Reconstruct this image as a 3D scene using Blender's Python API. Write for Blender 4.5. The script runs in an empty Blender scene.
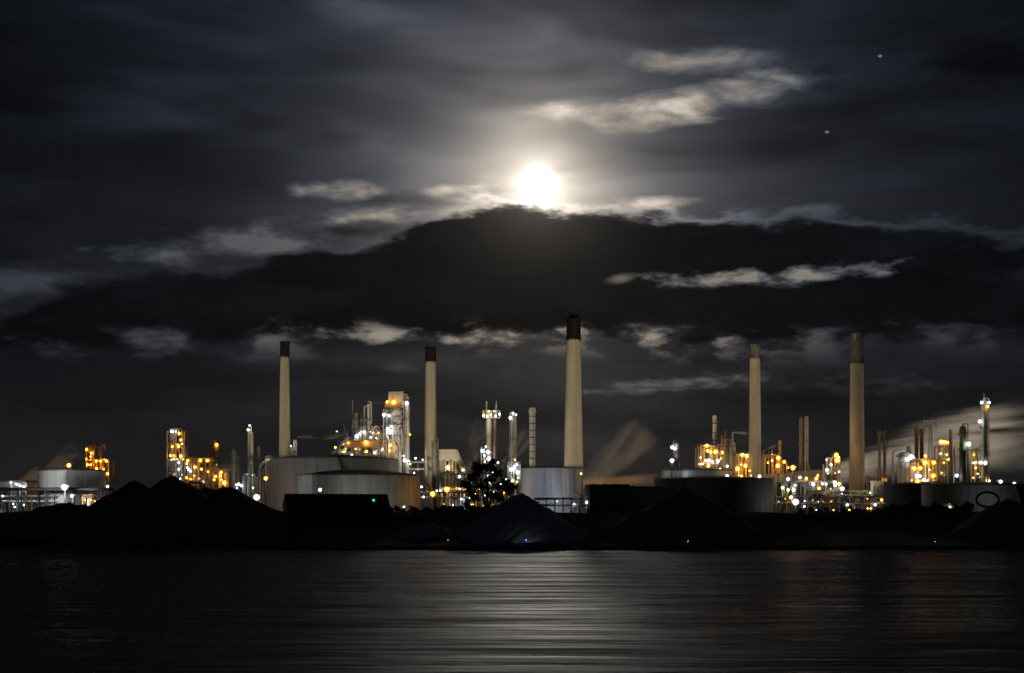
import bpy, bmesh, math, random
import numpy as np
from mathutils import Vector, Quaternion, Matrix

random.seed(7)
sc = bpy.context.scene
COL = sc.collection
R = math.radians

# ------------------------------------------------------------------ camera
F = 1024 * 50.0 / 36.0            # focal length in pixels
HZ = 512.0                        # image row of the horizon
CAMZ = 20.0
cam_d = bpy.data.cameras.new('camera')
cam_d.lens = 50.0; cam_d.sensor_width = 36.0
cam_d.shift_y = (HZ - 336.5) / 1024.0
cam_d.clip_start = 1.0; cam_d.clip_end = 20000
cam = bpy.data.objects.new('camera', cam_d); COL.objects.link(cam)
cam.location = (0, 0, CAMZ); cam.rotation_euler = (R(90), 0, 0)
sc.camera = cam

# ------------------------------------------------------------------ render settings
sc.render.engine = 'CYCLES'
sc.view_settings.view_transform = 'Standard'
sc.view_settings.look = 'None'
sc.view_settings.gamma = 1.0
sc.view_settings.exposure = 0.0
sc.view_settings.use_curve_mapping = False
cy = sc.cycles
cy.use_denoising = True
cy.filter_width = 1.65
cy.max_bounces = 5; cy.diffuse_bounces = 1; cy.glossy_bounces = 3
cy.transparent_max_bounces = 12; cy.volume_bounces = 0
cy.sample_clamp_indirect = 2.0
cy.sample_clamp_direct = 7.0
cy.volume_step_rate = 1.0
cy.volume_max_steps = 96
cy.use_light_tree = True
cy.use_adaptive_sampling = True; cy.adaptive_threshold = 0.015; cy.adaptive_min_samples = 20

# ------------------------------------------------------------------ moon direction
MPX, MPY = 538.0, 182.0
def az_of(px): return math.atan((px - 512.0) / F)
def el_of(px, py): return math.atan((HZ - py) / F * math.cos(az_of(px)))
M_AZ, M_EL = az_of(MPX), el_of(MPX, MPY)
moon_dir = Vector((math.sin(M_AZ) * math.cos(M_EL), math.cos(M_AZ) * math.cos(M_EL), math.sin(M_EL)))

# ------------------------------------------------------------------ world
world = bpy.data.worlds.new('World'); sc.world = world
world.use_nodes = True
world.cycles.sampling_method = 'MANUAL'; world.cycles.sample_map_resolution = 256
wt = world.node_tree
for n in list(wt.nodes): wt.nodes.remove(n)

class S:
    """a node socket with arithmetic"""
    def __init__(s, tree, sock): s.t = tree; s.s = sock
    def _m(s, op, b=None, c=None, rev=False, clamp=False):
        n = s.t.nodes.new('ShaderNodeMath'); n.operation = op; n.use_clamp = clamp
        args = [s, b, c]
        if rev: args = [b, s, c]
        for i, a in enumerate(args):
            if a is None: continue
            if isinstance(a, S): s.t.links.new(a.s, n.inputs[i])
            else: n.inputs[i].default_value = float(a)
        return S(s.t, n.outputs[0])
    def __add__(s, o): return s._m('ADD', o)
    __radd__ = __add__
    def __sub__(s, o): return s._m('SUBTRACT', o)
    def __rsub__(s, o): return s._m('SUBTRACT', o, rev=True)
    def __mul__(s, o): return s._m('MULTIPLY', o)
    __rmul__ = __mul__
    def __truediv__(s, o): return s._m('DIVIDE', o)
    def __rtruediv__(s, o): return s._m('DIVIDE', o, rev=True)
    def clamp(s): return s._m('ADD', 0.0, clamp=True)
    def exp(s): return s._m('EXPONENT')
    def sq(s): return s._m('MULTIPLY', s)
    def pow(s, p): return s._m('POWER', p)
    def max(s, b): return s._m('MAXIMUM', b)
    def min(s, b): return s._m('MINIMUM', b)
    def sqrt(s): return s._m('SQRT')
    def smooth(s, lo, hi):
        n = s.t.nodes.new('ShaderNodeMapRange'); n.interpolation_type = 'SMOOTHSTEP'
        s.t.links.new(s.s, n.inputs[0]); n.inputs[1].default_value = lo; n.inputs[2].default_value = hi
        return S(s.t, n.outputs[0])

def noise(tree, vec, scale, detail=5, rough=0.55, dist=0.0, loc=(0, 0, 0), scl=(1, 1, 1), rot=(0, 0, 0)):
    mp = tree.nodes.new('ShaderNodeMapping')
    mp.inputs['Location'].default_value = loc; mp.inputs['Scale'].default_value = scl
    mp.inputs['Rotation'].default_value = rot
    tree.links.new(vec, mp.inputs[0])
    n = tree.nodes.new('ShaderNodeTexNoise')
    n.inputs['Scale'].default_value = scale; n.inputs['Detail'].default_value = detail
    n.inputs['Roughness'].default_value = rough; n.inputs['Distortion'].default_value = dist
    tree.links.new(mp.outputs[0], n.inputs['Vector'])
    return S(tree, n.outputs[0])

def build_world():
    t = wt
    tc = t.nodes.new('ShaderNodeTexCoord')
    D = tc.outputs['Generated']
    sep = t.nodes.new('ShaderNodeSeparateXYZ'); t.links.new(D, sep.inputs[0])
    x, y, z = (S(t, sep.outputs[i]) for i in range(3))
    az = x._m('ARCTAN2', y)
    el = z._m('ARCSINE')
    # angles in units of photograph pixels at the frame's middle (1 unit = 1/F rad)
    dot = x * moon_dir.x + y * moon_dir.y + z * moon_dir.z
    ang = dot.min(1.0)._m('ARCCOSINE') * F
    # --- noises on the direction itself
    n_big = noise(t, D, 5.0, 3, 0.5, 0.0, scl=(1, 1, 4.2), rot=(0, R(5), 0))
    n_str = noise(t, D, 6.5, 4, 0.5, 0.5, loc=(3, 1, 2), scl=(1, 1, 4.2), rot=(0, R(14), 0))
    n_puf = noise(t, D, 26.0, 6, 0.57, 0.10, loc=(1, 2, 3), scl=(1, 1, 2.6))
    n_fin = noise(t, D, 60.0, 3, 0.55, 0.0, loc=(7, 2, 3), scl=(1, 1, 3.4))
    n_edge = noise(t, D, 16.0, 5, 0.58, 0.0, loc=(4, 2, 9), scl=(1, 1, 3.0))
    n_wsp = noise(t, D, 17.0, 6, 0.56, 0.25, loc=(9, 5, 1), scl=(1, 1, 3.0), rot=(0, R(-9), 0))

    def curve(points, lo_el, hi_el):
        n = t.nodes.new('ShaderNodeFloatCurve')
        c = n.mapping.curves[0]
        pts = [((az_of(px) / 0.36) * 0.5 + 0.5, (el_of(px, py) - lo_el) / (hi_el - lo_el)) for px, py in points]
        c.points[0].location = pts[0]; c.points[1].location = pts[-1]
        for p in pts[1:-1]: c.points.new(*p)
        n.mapping.extend = 'HORIZONTAL'
        n.mapping.update()
        inp = (az / 0.72 + 0.5)
        t.links.new(inp.s, n.inputs['Value'])
        return S(t, n.outputs[0]) * (hi_el - lo_el) + lo_el
    top = curve([(0, 318), (40, 296), (68, 281), (130, 275), (245, 272), (266, 262), (290, 252), (340, 246), (392, 238), (414, 225), (440, 216), (470, 210), (505, 203),
                 (530, 205), (552, 208), (600, 211), (660, 218), (740, 219), (800, 214), (880, 221), (950, 230), (1023, 236)], 0.05, 0.30)
    bot = curve([(0, 345), (120, 341), (220, 336), (330, 330), (420, 336), (510, 331), (600, 334), (700, 342), (800, 340), (900, 334), (1023, 336)], 0.05, 0.30)

    moonl = ang / -54.0
    halo = moonl.exp() * 0.80 + (ang / -170.0).exp() * 0.048 + (ang / -10.0).exp() * 1.6 + (ang / -24.0).exp() * 0.62
    disc = 1.0 - ang.smooth(2.0, 20.0)
    thin = (n_str * 2.2 + n_big * 1.0 - 1.05).clamp()          # thin high cloud carrying the glow
    far = (ang / -330.0).exp()
    # --- base sky (value) : low haze + veil
    low = (el / -0.14).exp()
    veil = (n_str.smooth(0.38, 0.75)) * 0.016 * far + n_big.smooth(0.42, 0.72) * 0.006
    glowv = halo * (0.50 + 0.85 * thin) * (0.40 + 0.60 * (el - bot).smooth(0.0, 0.06))
    br = 0.0017 + low * 0.0085 + veil
    # ---- wisps of lit cloud : (px, py, sx, sy, tilt, gain, noise gain)
    ncache = {}
    def wisp(px, py, sx, sy, tilt, gain, nz, ng):
        a0, e0 = az_of(px), el_of(px, py)
        kx, ky = F / sx, F / sy
        du = az._m('MULTIPLY_ADD', kx, -a0 * kx)
        dv = el._m('MULTIPLY_ADD', ky, az._m('MULTIPLY_ADD', -tilt * ky, (tilt * a0 - e0) * ky))
        r2 = dv._m('MULTIPLY_ADD', dv, du.sq())
        key = (id(nz), ng)
        if key not in ncache: ncache[key] = nz._m('MULTIPLY_ADD', ng, 0.75 - 0.5 * ng)
        m = r2._m('MULTIPLY_ADD', -0.75, ncache[key], clamp=True)
        return m.sq() * gain
    wA = (wisp(695, 60, 85, 17, -0.04, 0.21, n_wsp, 3.0)
          + wisp(585, 113, 66, 15, 0.03, 0.44, n_wsp, 2.8)
          + wisp(652, 113, 76, 22, 0.12, 0.40, n_wsp, 3.0)
          + wisp(738, 94, 82, 20, 0.10, 0.27, n_wsp, 3.0)
          + wisp(800, 82, 48, 9, 0.06, 0.05, n_wsp, 2.6)
          + wisp(655, 202, 52, 9, -0.02, 0.36, n_puf, 2.2)
          + wisp(335, 191, 56, 12, 0.02, 0.24, n_puf, 3.0)
          + wisp(405, 213, 90, 11, 0.04, 0.22, n_puf, 3.4)
          + wisp(462, 193, 42, 11, 0.05, 0.46, n_puf, 3.0)
          + wisp(420, 45, 150, 30, -0.42, 0.030, n_str, 2.6)
          + wisp(590, 40, 120, 22, -0.30, 0.026, n_str, 2.6)
          + wisp(300, 120, 170, 18, -0.20, 0.014, n_str, 2.8)
          + wisp(245, 243, 120, 24, 0.12, 0.075, n_puf, 3.6)
          + wisp(35, 292, 80, 36, 0.0, 0.035, n_edge, 3.0)
          + wisp(240, 346, 150, 16, 0.0, 0.024, n_puf, 3.2)
          + wisp(395, 364, 34, 8, -0.1, 0.032, n_puf, 3.0)
          + wisp(680, 383, 130, 10, 0.06, 0.07, n_fin, 2.6)
          + wisp(860, 385, 120, 14, -0.02, 0.012, n_fin, 2.6)
          + wisp(110, 110, 120, 22, -0.12, 0.010, n_str, 3.0)
          + wisp(240, 45, 130, 14, -0.15, 0.008, n_str, 3.0)
          + wisp(800, 350, 190, 22, 0.0, 0.010, n_puf, 3.0))
    # dark heavy patches of cloud in front of the veil
    def patch(px, py, sx, sy, tilt, nz, ng):
        return wisp(px, py, sx, sy, tilt, 1.0, nz, ng)
    dark = (patch(930, 55, 210, 85, 0.0, n_edge, 1.2) * 0.85 + patch(740, 79, 120, 10, 0.05, n_edge, 1.8) * 0.7
            + patch(60, 60, 280, 140, 0.0, n_big, 1.2) * 0.65 + patch(180, 190, 200, 50, 0.0, n_str, 1.6) * 0.45
            + patch(420, 120, 170, 34, -0.25, n_str, 1.5) * 0.45
            + patch(760, 396, 190, 13, 0.0, n_fin, 1.6) * 0.6).clamp()
    # small dark clouds lying in front of the lit ones
    front = (patch(416, 200, 72, 13, 0.06, n_wsp, 2.2) * 1.1 + patch(352, 233, 80, 13, 0.05, n_wsp, 2.2) * 1.1 + patch(265, 262, 90, 10, 0.0, n_puf, 2.6) * 1.2 + patch(30, 268, 50, 7, 0.0, n_puf, 1.8) * 0.6
             + patch(610, 120, 26, 5, 0.05, n_wsp, 1.2) * 0.5).clamp()
    # ---- heavy band of cloud
    jag = (n_edge - 0.5) * 0.055 + (n_puf - 0.5) * 0.045 + (n_wsp - 0.5) * 0.030
    up = (top - el + jag * 0.62).smooth(-0.0030, 0.0070)
    dn = (el - bot + (0.5 - n_puf) * 0.040 + (n_fin - 0.5) * 0.010).smooth(-0.003, 0.007)
    band = up * dn
    # lit rims: the band's own ragged edges, bright towards the moon
    rim_t = (((top - el + jag * 0.62) * F / 6.0).sq() * -1.0).exp() * (1.0 - band * 0.6)
    near = (ang / -95.0).exp() * 0.62 + (ang / -300.0).exp() * 0.05
    rim = rim_t * near * (0.35 + 1.1 * n_puf) * (0.12 + 0.88 * az.smooth(az_of(430), az_of(490)))
    rb = (((el - bot + 0.001) * F / 13.0).sq() * -1.0).exp()
    near2 = ((az - az_of(520)) * F / 190.0).sq() * -1.0
    rimb = rb * n_puf.smooth(0.47, 0.66) * (near2.exp() * 0.26 + 0.02) * (1.0 - band * 0.85)
    rimb = rimb + (wisp(505, 335, 85, 12, 0.03, 0.10, n_puf, 3.2) + wisp(645, 334, 95, 11, -0.02, 0.075, n_puf, 3.2) + wisp(395, 337, 60, 9, 0.0, 0.07, n_puf, 3.0)) * (1.0 - band * 0.7)
    hole = (wisp(775, 275, 125, 11, 0.04, 0.20, n_puf, 5.0) + wisp(621, 279, 19, 6, 0.15, 0.13, n_puf, 1.6)
            + wisp(1000, 274, 60, 9, 0.0, 0.016, n_puf, 3.0))
    bandcol = 0.0026 + (ang / -30.0).exp() * 0.15 + (ang / -150.0).exp() * 0.007 + n_edge.smooth(0.42, 0.72) * 0.0022 + n_str.smooth(0.40, 0.70) * 0.0012

    total = ((br + glowv) * (1.0 - dark * 0.75) + wA) * (1.0 - front * 0.86) + front * 0.0060
    total = total * (1.0 - band) + bandcol * band + rim + rimb + hole * dn
    moon_v = (disc * 2.6) * (1.0 - band)

    # colour: bluish far from the moon, warm close to it, neutral in the low haze
    warm = ((ang / -160.0).exp() * 1.2 + low * 0.75 + rimb * 4.0 + hole * 3.0 + wA * 3.0).clamp()
    mixc = t.nodes.new('ShaderNodeMix'); mixc.data_type = 'RGBA'
    t.links.new(warm.s, mixc.inputs[0])
    mixc.inputs[6].default_value = (0.70, 0.93, 1.42, 1)
    mixc.inputs[7].default_value = (1.10, 0.98, 0.84, 1)
    def scale(colsock, val):
        v = t.nodes.new('ShaderNodeVectorMath'); v.operation = 'SCALE'
        t.links.new(colsock, v.inputs[0]); t.links.new(val.s, v.inputs['Scale'])
        return v.outputs[0]
    def addv(a, b):
        v = t.nodes.new('ShaderNodeVectorMath'); v.operation = 'ADD'
        t.links.new(a, v.inputs[0]); t.links.new(b, v.inputs[1]); return v.outputs[0]
    # two stars between the clouds on the right
    stars = None
    for px, py in ((880, 56), (827, 132)):
        a0, e0 = az_of(px), el_of(px, py)
        d2 = (((az - a0) * (F / 1.5)).sq() + ((el - e0) * (F / 0.8)).sq())
        s_ = (d2 * -1.0).exp() * 0.30
        stars = s_ if stars is None else stars + s_
    colour = addv(scale(mixc.outputs[2], total), scale(mixc.outputs[2], stars + moon_v))
    # faint night air from the physical sky
    sky = t.nodes.new('ShaderNodeTexSky'); sky.sky_type = 'NISHITA'; sky.sun_disc = False
    sky.sun_elevation = M_EL; sky.sun_rotation = M_AZ
    bg1 = t.nodes.new('ShaderNodeBackground'); t.links.new(sky.outputs[0], bg1.inputs[0]); bg1.inputs[1].default_value = 0.00003
    bg2 = t.nodes.new('ShaderNodeBackground'); t.links.new(colour, bg2.inputs[0]); bg2.inputs[1].default_value = 1.0
    add = t.nodes.new('ShaderNodeAddShader')
    t.links.new(bg1.outputs[0], add.inputs[0]); t.links.new(bg2.outputs[0], add.inputs[1])
    out = t.nodes.new('ShaderNodeOutputWorld'); t.links.new(add.outputs[0], out.inputs[0])
build_world()

# ------------------------------------------------------------------ the moon as the one sun lamp
sun_d = bpy.data.lights.new('moon', 'SUN'); sun_d.energy = 0.05; sun_d.angle = R(2.5); sun_d.color = (1.0, 0.94, 0.84)
sun = bpy.data.objects.new('moon', sun_d); COL.objects.link(sun)
sun.rotation_euler = (-moon_dir).to_track_quat('-Z', 'Y').to_euler()
sun.location = (0, 0, 400)

# ------------------------------------------------------------------ materials
MATS = {}
def mat(name, col, rough=0.7, metal=0.0, var=0.25, scale=0.12, streak=0.0, rnd=0.0, bump=0.0, spec=0.3):
    m = bpy.data.materials.new(name); m.use_nodes = True
    t = m.node_tree; b = t.nodes['Principled BSDF']
    b.inputs['Roughness'].default_value = rough; b.inputs['Metallic'].default_value = metal
    b.inputs['Specular IOR Level'].default_value = spec
    g = t.nodes.new('ShaderNodeNewGeometry')
    n1 = noise(t, g.outputs['Position'], scale, 6, 0.6, 0.3)
    f = 1.0 + (n1 - 0.5) * (2.2 * var)
    if streak:
        n2 = noise(t, g.outputs['Position'], scale * 4, 4, 0.6, 0.0, scl=(1, 1, 0.06))
        f = f + (n2 - 0.5) * (2.0 * streak)
    if rnd:
        oi = t.nodes.new('ShaderNodeObjectInfo')
        f = f + (S(t, oi.outputs['Random']) - 0.5) * rnd
    v = t.nodes.new('ShaderNodeVectorMath'); v.operation = 'SCALE'
    v.inputs[0].default_value = col
    t.links.new(f.max(0.05).s, v.inputs['Scale'])
    t.links.new(v.outputs[0], b.inputs['Base Color'])
    if bump:
        bp = t.nodes.new('ShaderNodeBump'); bp.inputs['Strength'].default_value = bump; bp.inputs['Distance'].default_value = 0.6
        n3 = noise(t, g.outputs['Position'], scale * 6, 5, 0.6)
        t.links.new(n3.s, bp.inputs['Height']); t.links.new(bp.outputs[0], b.inputs['Normal'])
    MATS[name] = m
    return m
mat('concrete', (0.48, 0.44, 0.355), 0.85, var=0.22, scale=0.05, streak=0.22)
mat('soot', (0.011, 0.011, 0.011), 0.8, var=0.5, scale=0.25, streak=0.3)  # soot on the caps; also the silhouette black of the pipe bridge
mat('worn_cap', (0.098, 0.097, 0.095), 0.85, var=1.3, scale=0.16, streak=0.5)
mat('tank_white', (0.50, 0.485, 0.455), 0.6, var=0.16, scale=0.06, streak=0.28, rnd=0.10)
mat('tank_grey', (0.26, 0.26, 0.235), 0.6, var=0.25, scale=0.08, streak=0.45, rnd=0.30)
mat('tank_dark', (0.09, 0.09, 0.094), 0.7, var=0.2, scale=0.08, streak=0.2, rnd=0.12)
mat('tank_steel', (0.50, 0.52, 0.55), 0.42, metal=0.45, var=0.12, scale=0.1, streak=0.3, rnd=0.30)
mat('roof_dark', (0.06, 0.06, 0.06), 0.8)
mat('steel', (0.33, 0.32, 0.30), 0.55, metal=0.2, var=0.3, scale=0.2, streak=0.2)
mat('galv', (0.52, 0.51, 0.48), 0.5, metal=0.3, var=0.25, scale=0.2, streak=0.2)
mat('pale', (0.62, 0.60, 0.54), 0.6, var=0.18, scale=0.15, streak=0.15)
mat('dark_steel', (0.075, 0.073, 0.07), 0.6, metal=0.2, var=0.4, scale=0.2)
mat('rust', (0.13, 0.088, 0.065), 0.8, var=0.4, scale=0.2, streak=0.25)
mat('brown_steel', (0.17, 0.13, 0.09), 0.7, var=0.35, scale=0.2, streak=0.2)
mat('orange_clad', (0.42, 0.24, 0.08), 0.6, var=0.2, scale=0.2, rnd=0.25)
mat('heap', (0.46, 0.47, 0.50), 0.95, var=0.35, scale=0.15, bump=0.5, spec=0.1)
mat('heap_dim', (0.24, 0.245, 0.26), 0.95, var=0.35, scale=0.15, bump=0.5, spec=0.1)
mat('heap_coal', (0.16, 0.16, 0.16), 0.95, var=0.4, scale=0.2, bump=0.6, spec=0.1)
mat('earth', (0.20, 0.19, 0.165), 0.95, var=0.5, scale=0.06, bump=0.6, spec=0.1)
mat('yard', (0.10, 0.098, 0.09), 0.9, var=0.4, scale=0.05)
mat('leaf', (0.05, 0.062, 0.03), 0.7, var=0.5, scale=0.3)
mat('bark', (0.07, 0.055, 0.04), 0.9)
mat('shed_dark', (0.075, 0.075, 0.08), 0.8, var=0.3, scale=0.1, streak=0.2, rnd=0.2)
mat('gable', (0.36, 0.28, 0.24), 0.8, var=0.3, scale=0.3)
mat('hull', (0.10, 0.16, 0.30), 0.5)

def emat(name, col, strength):
    m = bpy.data.materials.new(name); m.use_nodes = True
    t = m.node_tree; t.nodes.remove(t.nodes['Principled BSDF'])
    e = t.nodes.new('ShaderNodeEmission'); e.inputs[0].default_value = (*col, 1); e.inputs[1].default_value = strength
    t.links.new(e.outputs[0], t.nodes['Material Output'].inputs[0])
    MATS[name] = m
def glow_shell_mat(name, col, strength):
    # see-through glowing shell round the lamp core, standing in for bloom
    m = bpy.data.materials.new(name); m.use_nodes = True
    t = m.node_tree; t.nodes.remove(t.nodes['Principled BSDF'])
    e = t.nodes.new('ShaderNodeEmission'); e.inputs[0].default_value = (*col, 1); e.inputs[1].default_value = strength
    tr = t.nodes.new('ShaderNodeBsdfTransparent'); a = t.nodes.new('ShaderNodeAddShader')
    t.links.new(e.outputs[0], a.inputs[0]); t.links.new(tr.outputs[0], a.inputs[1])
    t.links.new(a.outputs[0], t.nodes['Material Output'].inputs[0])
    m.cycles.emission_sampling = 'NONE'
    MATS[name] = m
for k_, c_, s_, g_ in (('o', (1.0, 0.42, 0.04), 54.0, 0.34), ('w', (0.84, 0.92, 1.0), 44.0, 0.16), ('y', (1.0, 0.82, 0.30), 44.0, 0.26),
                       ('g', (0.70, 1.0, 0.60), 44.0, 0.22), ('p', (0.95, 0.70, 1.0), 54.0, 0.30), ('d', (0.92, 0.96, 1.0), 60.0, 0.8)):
    emat('lamp_' + k_, c_, s_); glow_shell_mat('glow_shell_' + k_, c_, g_)
emat('lamp_green', (0.02, 1.0, 0.45), 1.2)
emat('lamp_blue', (0.08, 0.28, 1.0), 1.6)

# ------------------------------------------------------------------ mesh helpers
def mesh_obj(name, verts, faces, m, parent=None, smooth=False):
    me = bpy.data.meshes.new(name); me.from_pydata(verts, [], faces); me.update()
    if m: me.materials.append(MATS[m])
    if smooth: me.polygons.foreach_set('use_smooth', [True] * len(me.polygons))
    o = bpy.data.objects.new(name, me); COL.objects.link(o)
    if parent: o.parent = parent
    return o
PRIM = {}
def prim(kind, m):
    k = (kind, m)
    if k in PRIM: return PRIM[k]
    bm = bmesh.new()
    if kind == 'box':
        bmesh.ops.create_cube(bm, size=1.0)
    elif kind == 'cyl':
        bmesh.ops.create_cone(bm, cap_ends=True, segments=16, radius1=1, radius2=1, depth=1)
    elif kind == 'rod':
        bmesh.ops.create_cone(bm, cap_ends=True, segments=8, radius1=1, radius2=1, depth=1)
    elif kind == 'ring':          # platform ring with a kick plate and a handrail
        prof = [(1.0, 0), (1.55, 0), (1.55, 0.12), (1.0, 0.12)]
        n = 18
        for a, b, c, d in ((1.0, 1.5, 0.0, 0.14), (1.44, 1.5, 0.52, 0.60), (1.44, 1.5, 0.92, 1.0)):
            rows = []
            for i in range(n):
                th = 2 * math.pi * i / n
                rows.append([bm.verts.new((r_ * math.cos(th), r_ * math.sin(th), z_)) for r_, z_ in ((a, c), (b, c), (b, d), (a, d))])
            for i in range(n):
                p, q = rows[i], rows[(i + 1) % n]
                for j in range(4):
                    bm.faces.new((p[j], q[j], q[(j + 1) % 4], p[(j + 1) % 4]))
        for i in range(0, n, 2):
            th = 2 * math.pi * i / n
            mtx = Matrix.Translation((1.47 * math.cos(th), 1.47 * math.sin(th), 0.55)) @ Matrix.Diagonal((0.05, 0.05, 0.9, 1))
            bmesh.ops.create_cube(bm, size=1.0, matrix=mtx)
    me = bpy.data.meshes.new(kind + '_' + str(m)); bm.to_mesh(me); bm.free()
    me.materials.append(MATS[m])
    if kind in ('cyl', 'rod'):
        me.polygons.foreach_set('use_smooth', [len(p.vertices) == 4 for p in me.polygons])
    PRIM[k] = me
    return me
def lamp_mesh(kind):
    k = ('lamp', kind)
    if k in PRIM: return PRIM[k]
    bm = bmesh.new()
    bmesh.ops.create_icosphere(bm, subdivisions=1, radius=0.72)
    n0 = len(bm.faces)
    bmesh.ops.create_icosphere(bm, subdivisions=2, radius=1.1)  # outer shell that paints a soft glow round the core
    n1 = len(bm.faces)
    bmesh.ops.create_cone(bm, cap_ends=True, segments=12, radius1=0.5, radius2=0.2, depth=0.3, matrix=Matrix.Translation((0, 0, 1.28)))
    bmesh.ops.create_cube(bm, size=1.0, matrix=Matrix.Translation((0, 0.9, 1.3)) @ Matrix.Diagonal((0.16, 1.8, 0.16, 1)))
    bm.faces.ensure_lookup_table()
    for i, f in enumerate(bm.faces):
        f.material_index = 0 if i < n0 else (1 if i < n1 else 2); f.smooth = i < n1
    me = bpy.data.meshes.new('lamp_' + kind); bm.to_mesh(me); bm.free()
    me.materials.append(MATS['lamp_' + kind]); me.materials.append(MATS['glow_shell_' + kind]); me.materials.append(MATS['dark_steel'])
    PRIM[k] = me
    return me

GROUND = 12.0
def P(px, py, Y): return Vector(((px - 512.0) / F * Y, Y, CAMZ + (HZ - py) / F * Y))
def px2m(n, Y): return n * Y / F
def tag(o, label, cat, group=None, kind=None):
    o['label'] = label; o['category'] = cat; o['kind'] = 'thing'
    if group: o['group'] = group
    if kind: o['kind'] = kind
    return o
def struct(o, kind='structure'):
    o['kind'] = kind; return o

class Thing:
    def __init__(s, name, label, cat, px, Y, z=GROUND, group=None):
        s.Y = Y
        e = bpy.data.objects.new(name, None); COL.objects.link(e)
        e.empty_display_size = 2
        s.base = Vector(((px - 512.0) / F * Y, Y, z)); e.location = s.base
        tag(e, label, cat, group); s.e = e
    def P(s, px, py, dy=0.0):
        """local point that stands at a picture column/row at the thing's own depth (+dy metres behind)"""
        v = P(px, py, s.Y); v.y += dy
        return v - s.base
    def m(s, n): return px2m(n, s.Y)
    def add(s, name, me, loc, scale, rot=None, parent=None):
        o = bpy.data.objects.new(name, me); COL.objects.link(o)
        o.parent = parent or s.e; o.location = loc; o.scale = scale
        if rot is not None: o.rotation_mode = 'QUATERNION'; o.rotation_quaternion = rot
        return o
    def box(s, name, m, x0, x1, y0, y1, depth=4.0, dy=0.0):
        a = s.P(x0, y0, dy); b = s.P(x1, y1, dy)
        return s.add(name, prim('box', m), (a + b) / 2, (abs(b.x - a.x), depth, abs(a.z - b.z)))
    def bar(s, name, m, p, q, r, kind='rod', dy=0.0, dy2=None):
        a = s.P(p[0], p[1], dy); b = s.P(q[0], q[1], dy if dy2 is None else dy2)
        return s.bar3(name, m, a, b, r, kind)
    def bar3(s, name, m, a, b, r, kind='rod'):
        d = b - a
        rot = Vector((0, 0, 1)).rotation_difference(d.normalized())
        k = r if kind != 'box' else 2 * r
        return s.add(name, prim(kind, m), (a + b) / 2, (k, k, d.length), rot)
    def lathe(s, name, m, px, py, prof, dy=0.0, n=24, flat=False):
        """prof: (radius m, height m above py)"""
        c = s.P(px, py, dy); vs = []; fs = []
        for r_, z_ in prof:
            for i in range(n):
                th = 2 * math.pi * i / n
                vs.append((r_ * math.cos(th), r_ * math.sin(th), z_))
        for j in range(len(prof) - 1):
            for i in range(n):
                a = j * n + i; b = j * n + (i + 1) % n
                fs.append((a, b, b + n, a + n))
        fs.append(tuple(range(n))[::-1]); fs.append(tuple((len(prof) - 1) * n + i for i in range(n)))
        o = mesh_obj(name, vs, fs, m, s.e)
        me = o.data
        if not flat: me.polygons.foreach_set('use_smooth', [len(p.vertices) == 4 for p in me.polygons])
        me.set_sharp_from_angle(angle=R(28))
        o.location = c
        return o
    def vessel(s, name, m, px, wpx, ytop, ybot, dy=0.0):
        r = s.m(wpx) / 2; h = s.m(ybot - ytop)
        d = min(r * 0.7, h * 0.3)
        prof = [(r, 0), (r, h - d), (r * 0.9, h - d * 0.55), (r * 0.62, h - d * 0.2), (r * 0.2, h)]
        return s.lathe(name, m, px, ybot, prof, dy, n=18)
    def drum(s, name, m, x0, x1, yc, rpx, dy=0.0):
        a = s.P(x0, yc, dy); b = s.P(x1, yc, dy); r = s.m(rpx)
        L = (b - a).length; prof = [(r * 0.3, 0), (r * 0.8, r * 0.25), (r, r * 0.6), (r, L - r * 0.6), (r * 0.8, L - r * 0.25), (r * 0.3, L)]
        o = s.lathe(name, m, x0, yc, prof, dy, n=16)
        o.rotation_euler = (0, R(90), 0)
        return o
    def tube(s, name, m, pts, r, dy=0.0):
        """round pipe through picture points (px, py) or (px, py, dy)"""
        P3 = [s.P(p[0], p[1], p[2] if len(p) > 2 else dy) for p in pts]
        out = [P3[0]]
        for i in range(1, len(P3) - 1):           # rounded elbows
            a, b, c = P3[i - 1], P3[i], P3[i + 1]
            q = min(r * 2.2, (a - b).length * 0.45, (c - b).length * 0.45)
            u = b + (a - b).normalized() * q; w = b + (c - b).normalized() * q
            out += [u, u * 0.25 + b * 0.5 + w * 0.25, w]
        out.append(P3[-1])
        n = 8; vs = []; fs = []
        for i, p in enumerate(out):
            t = (out[min(i + 1, len(out) - 1)] - out[max(i - 1, 0)]).normalized()
            a = t.orthogonal().normalized() if abs(t.y) > 0.95 else t.cross(Vector((0, 1, 0))).normalized()
            b = t.cross(a)
            for k in range(n):
                th = 2 * math.pi * k / n
                vs.append(p + (a * math.cos(th) + b * math.sin(th)) * r)
        for i in range(len(out) - 1):
            for k in range(n):
                u = i * n + k; w = i * n + (k + 1) % n
                fs.append((u, w, w + n, u + n))
        fs.append(tuple(range(n))); fs.append(tuple((len(out) - 1) * n + k for k in range(n)))
        return mesh_obj(name, [tuple(v) for v in vs], fs, m, s.e, smooth=True)
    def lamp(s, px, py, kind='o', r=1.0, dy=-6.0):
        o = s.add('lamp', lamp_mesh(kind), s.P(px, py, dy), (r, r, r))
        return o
    def lamps(s, lst, dy=-6.0, r=1.0):
        for l in lst:
            px, py, k = l[0], l[1], l[2]
            s.lamp(px, py, k, (l[3] if len(l) > 3 else 1.0) * r, l[4] if len(l) > 4 else dy)
    def ring(s, px, py, rm, dy=0.0, h=1.6, m='dark_steel', name='platform'):
        return s.add(name, prim('ring', m), s.P(px, py, dy), (rm, rm, h))
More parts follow.
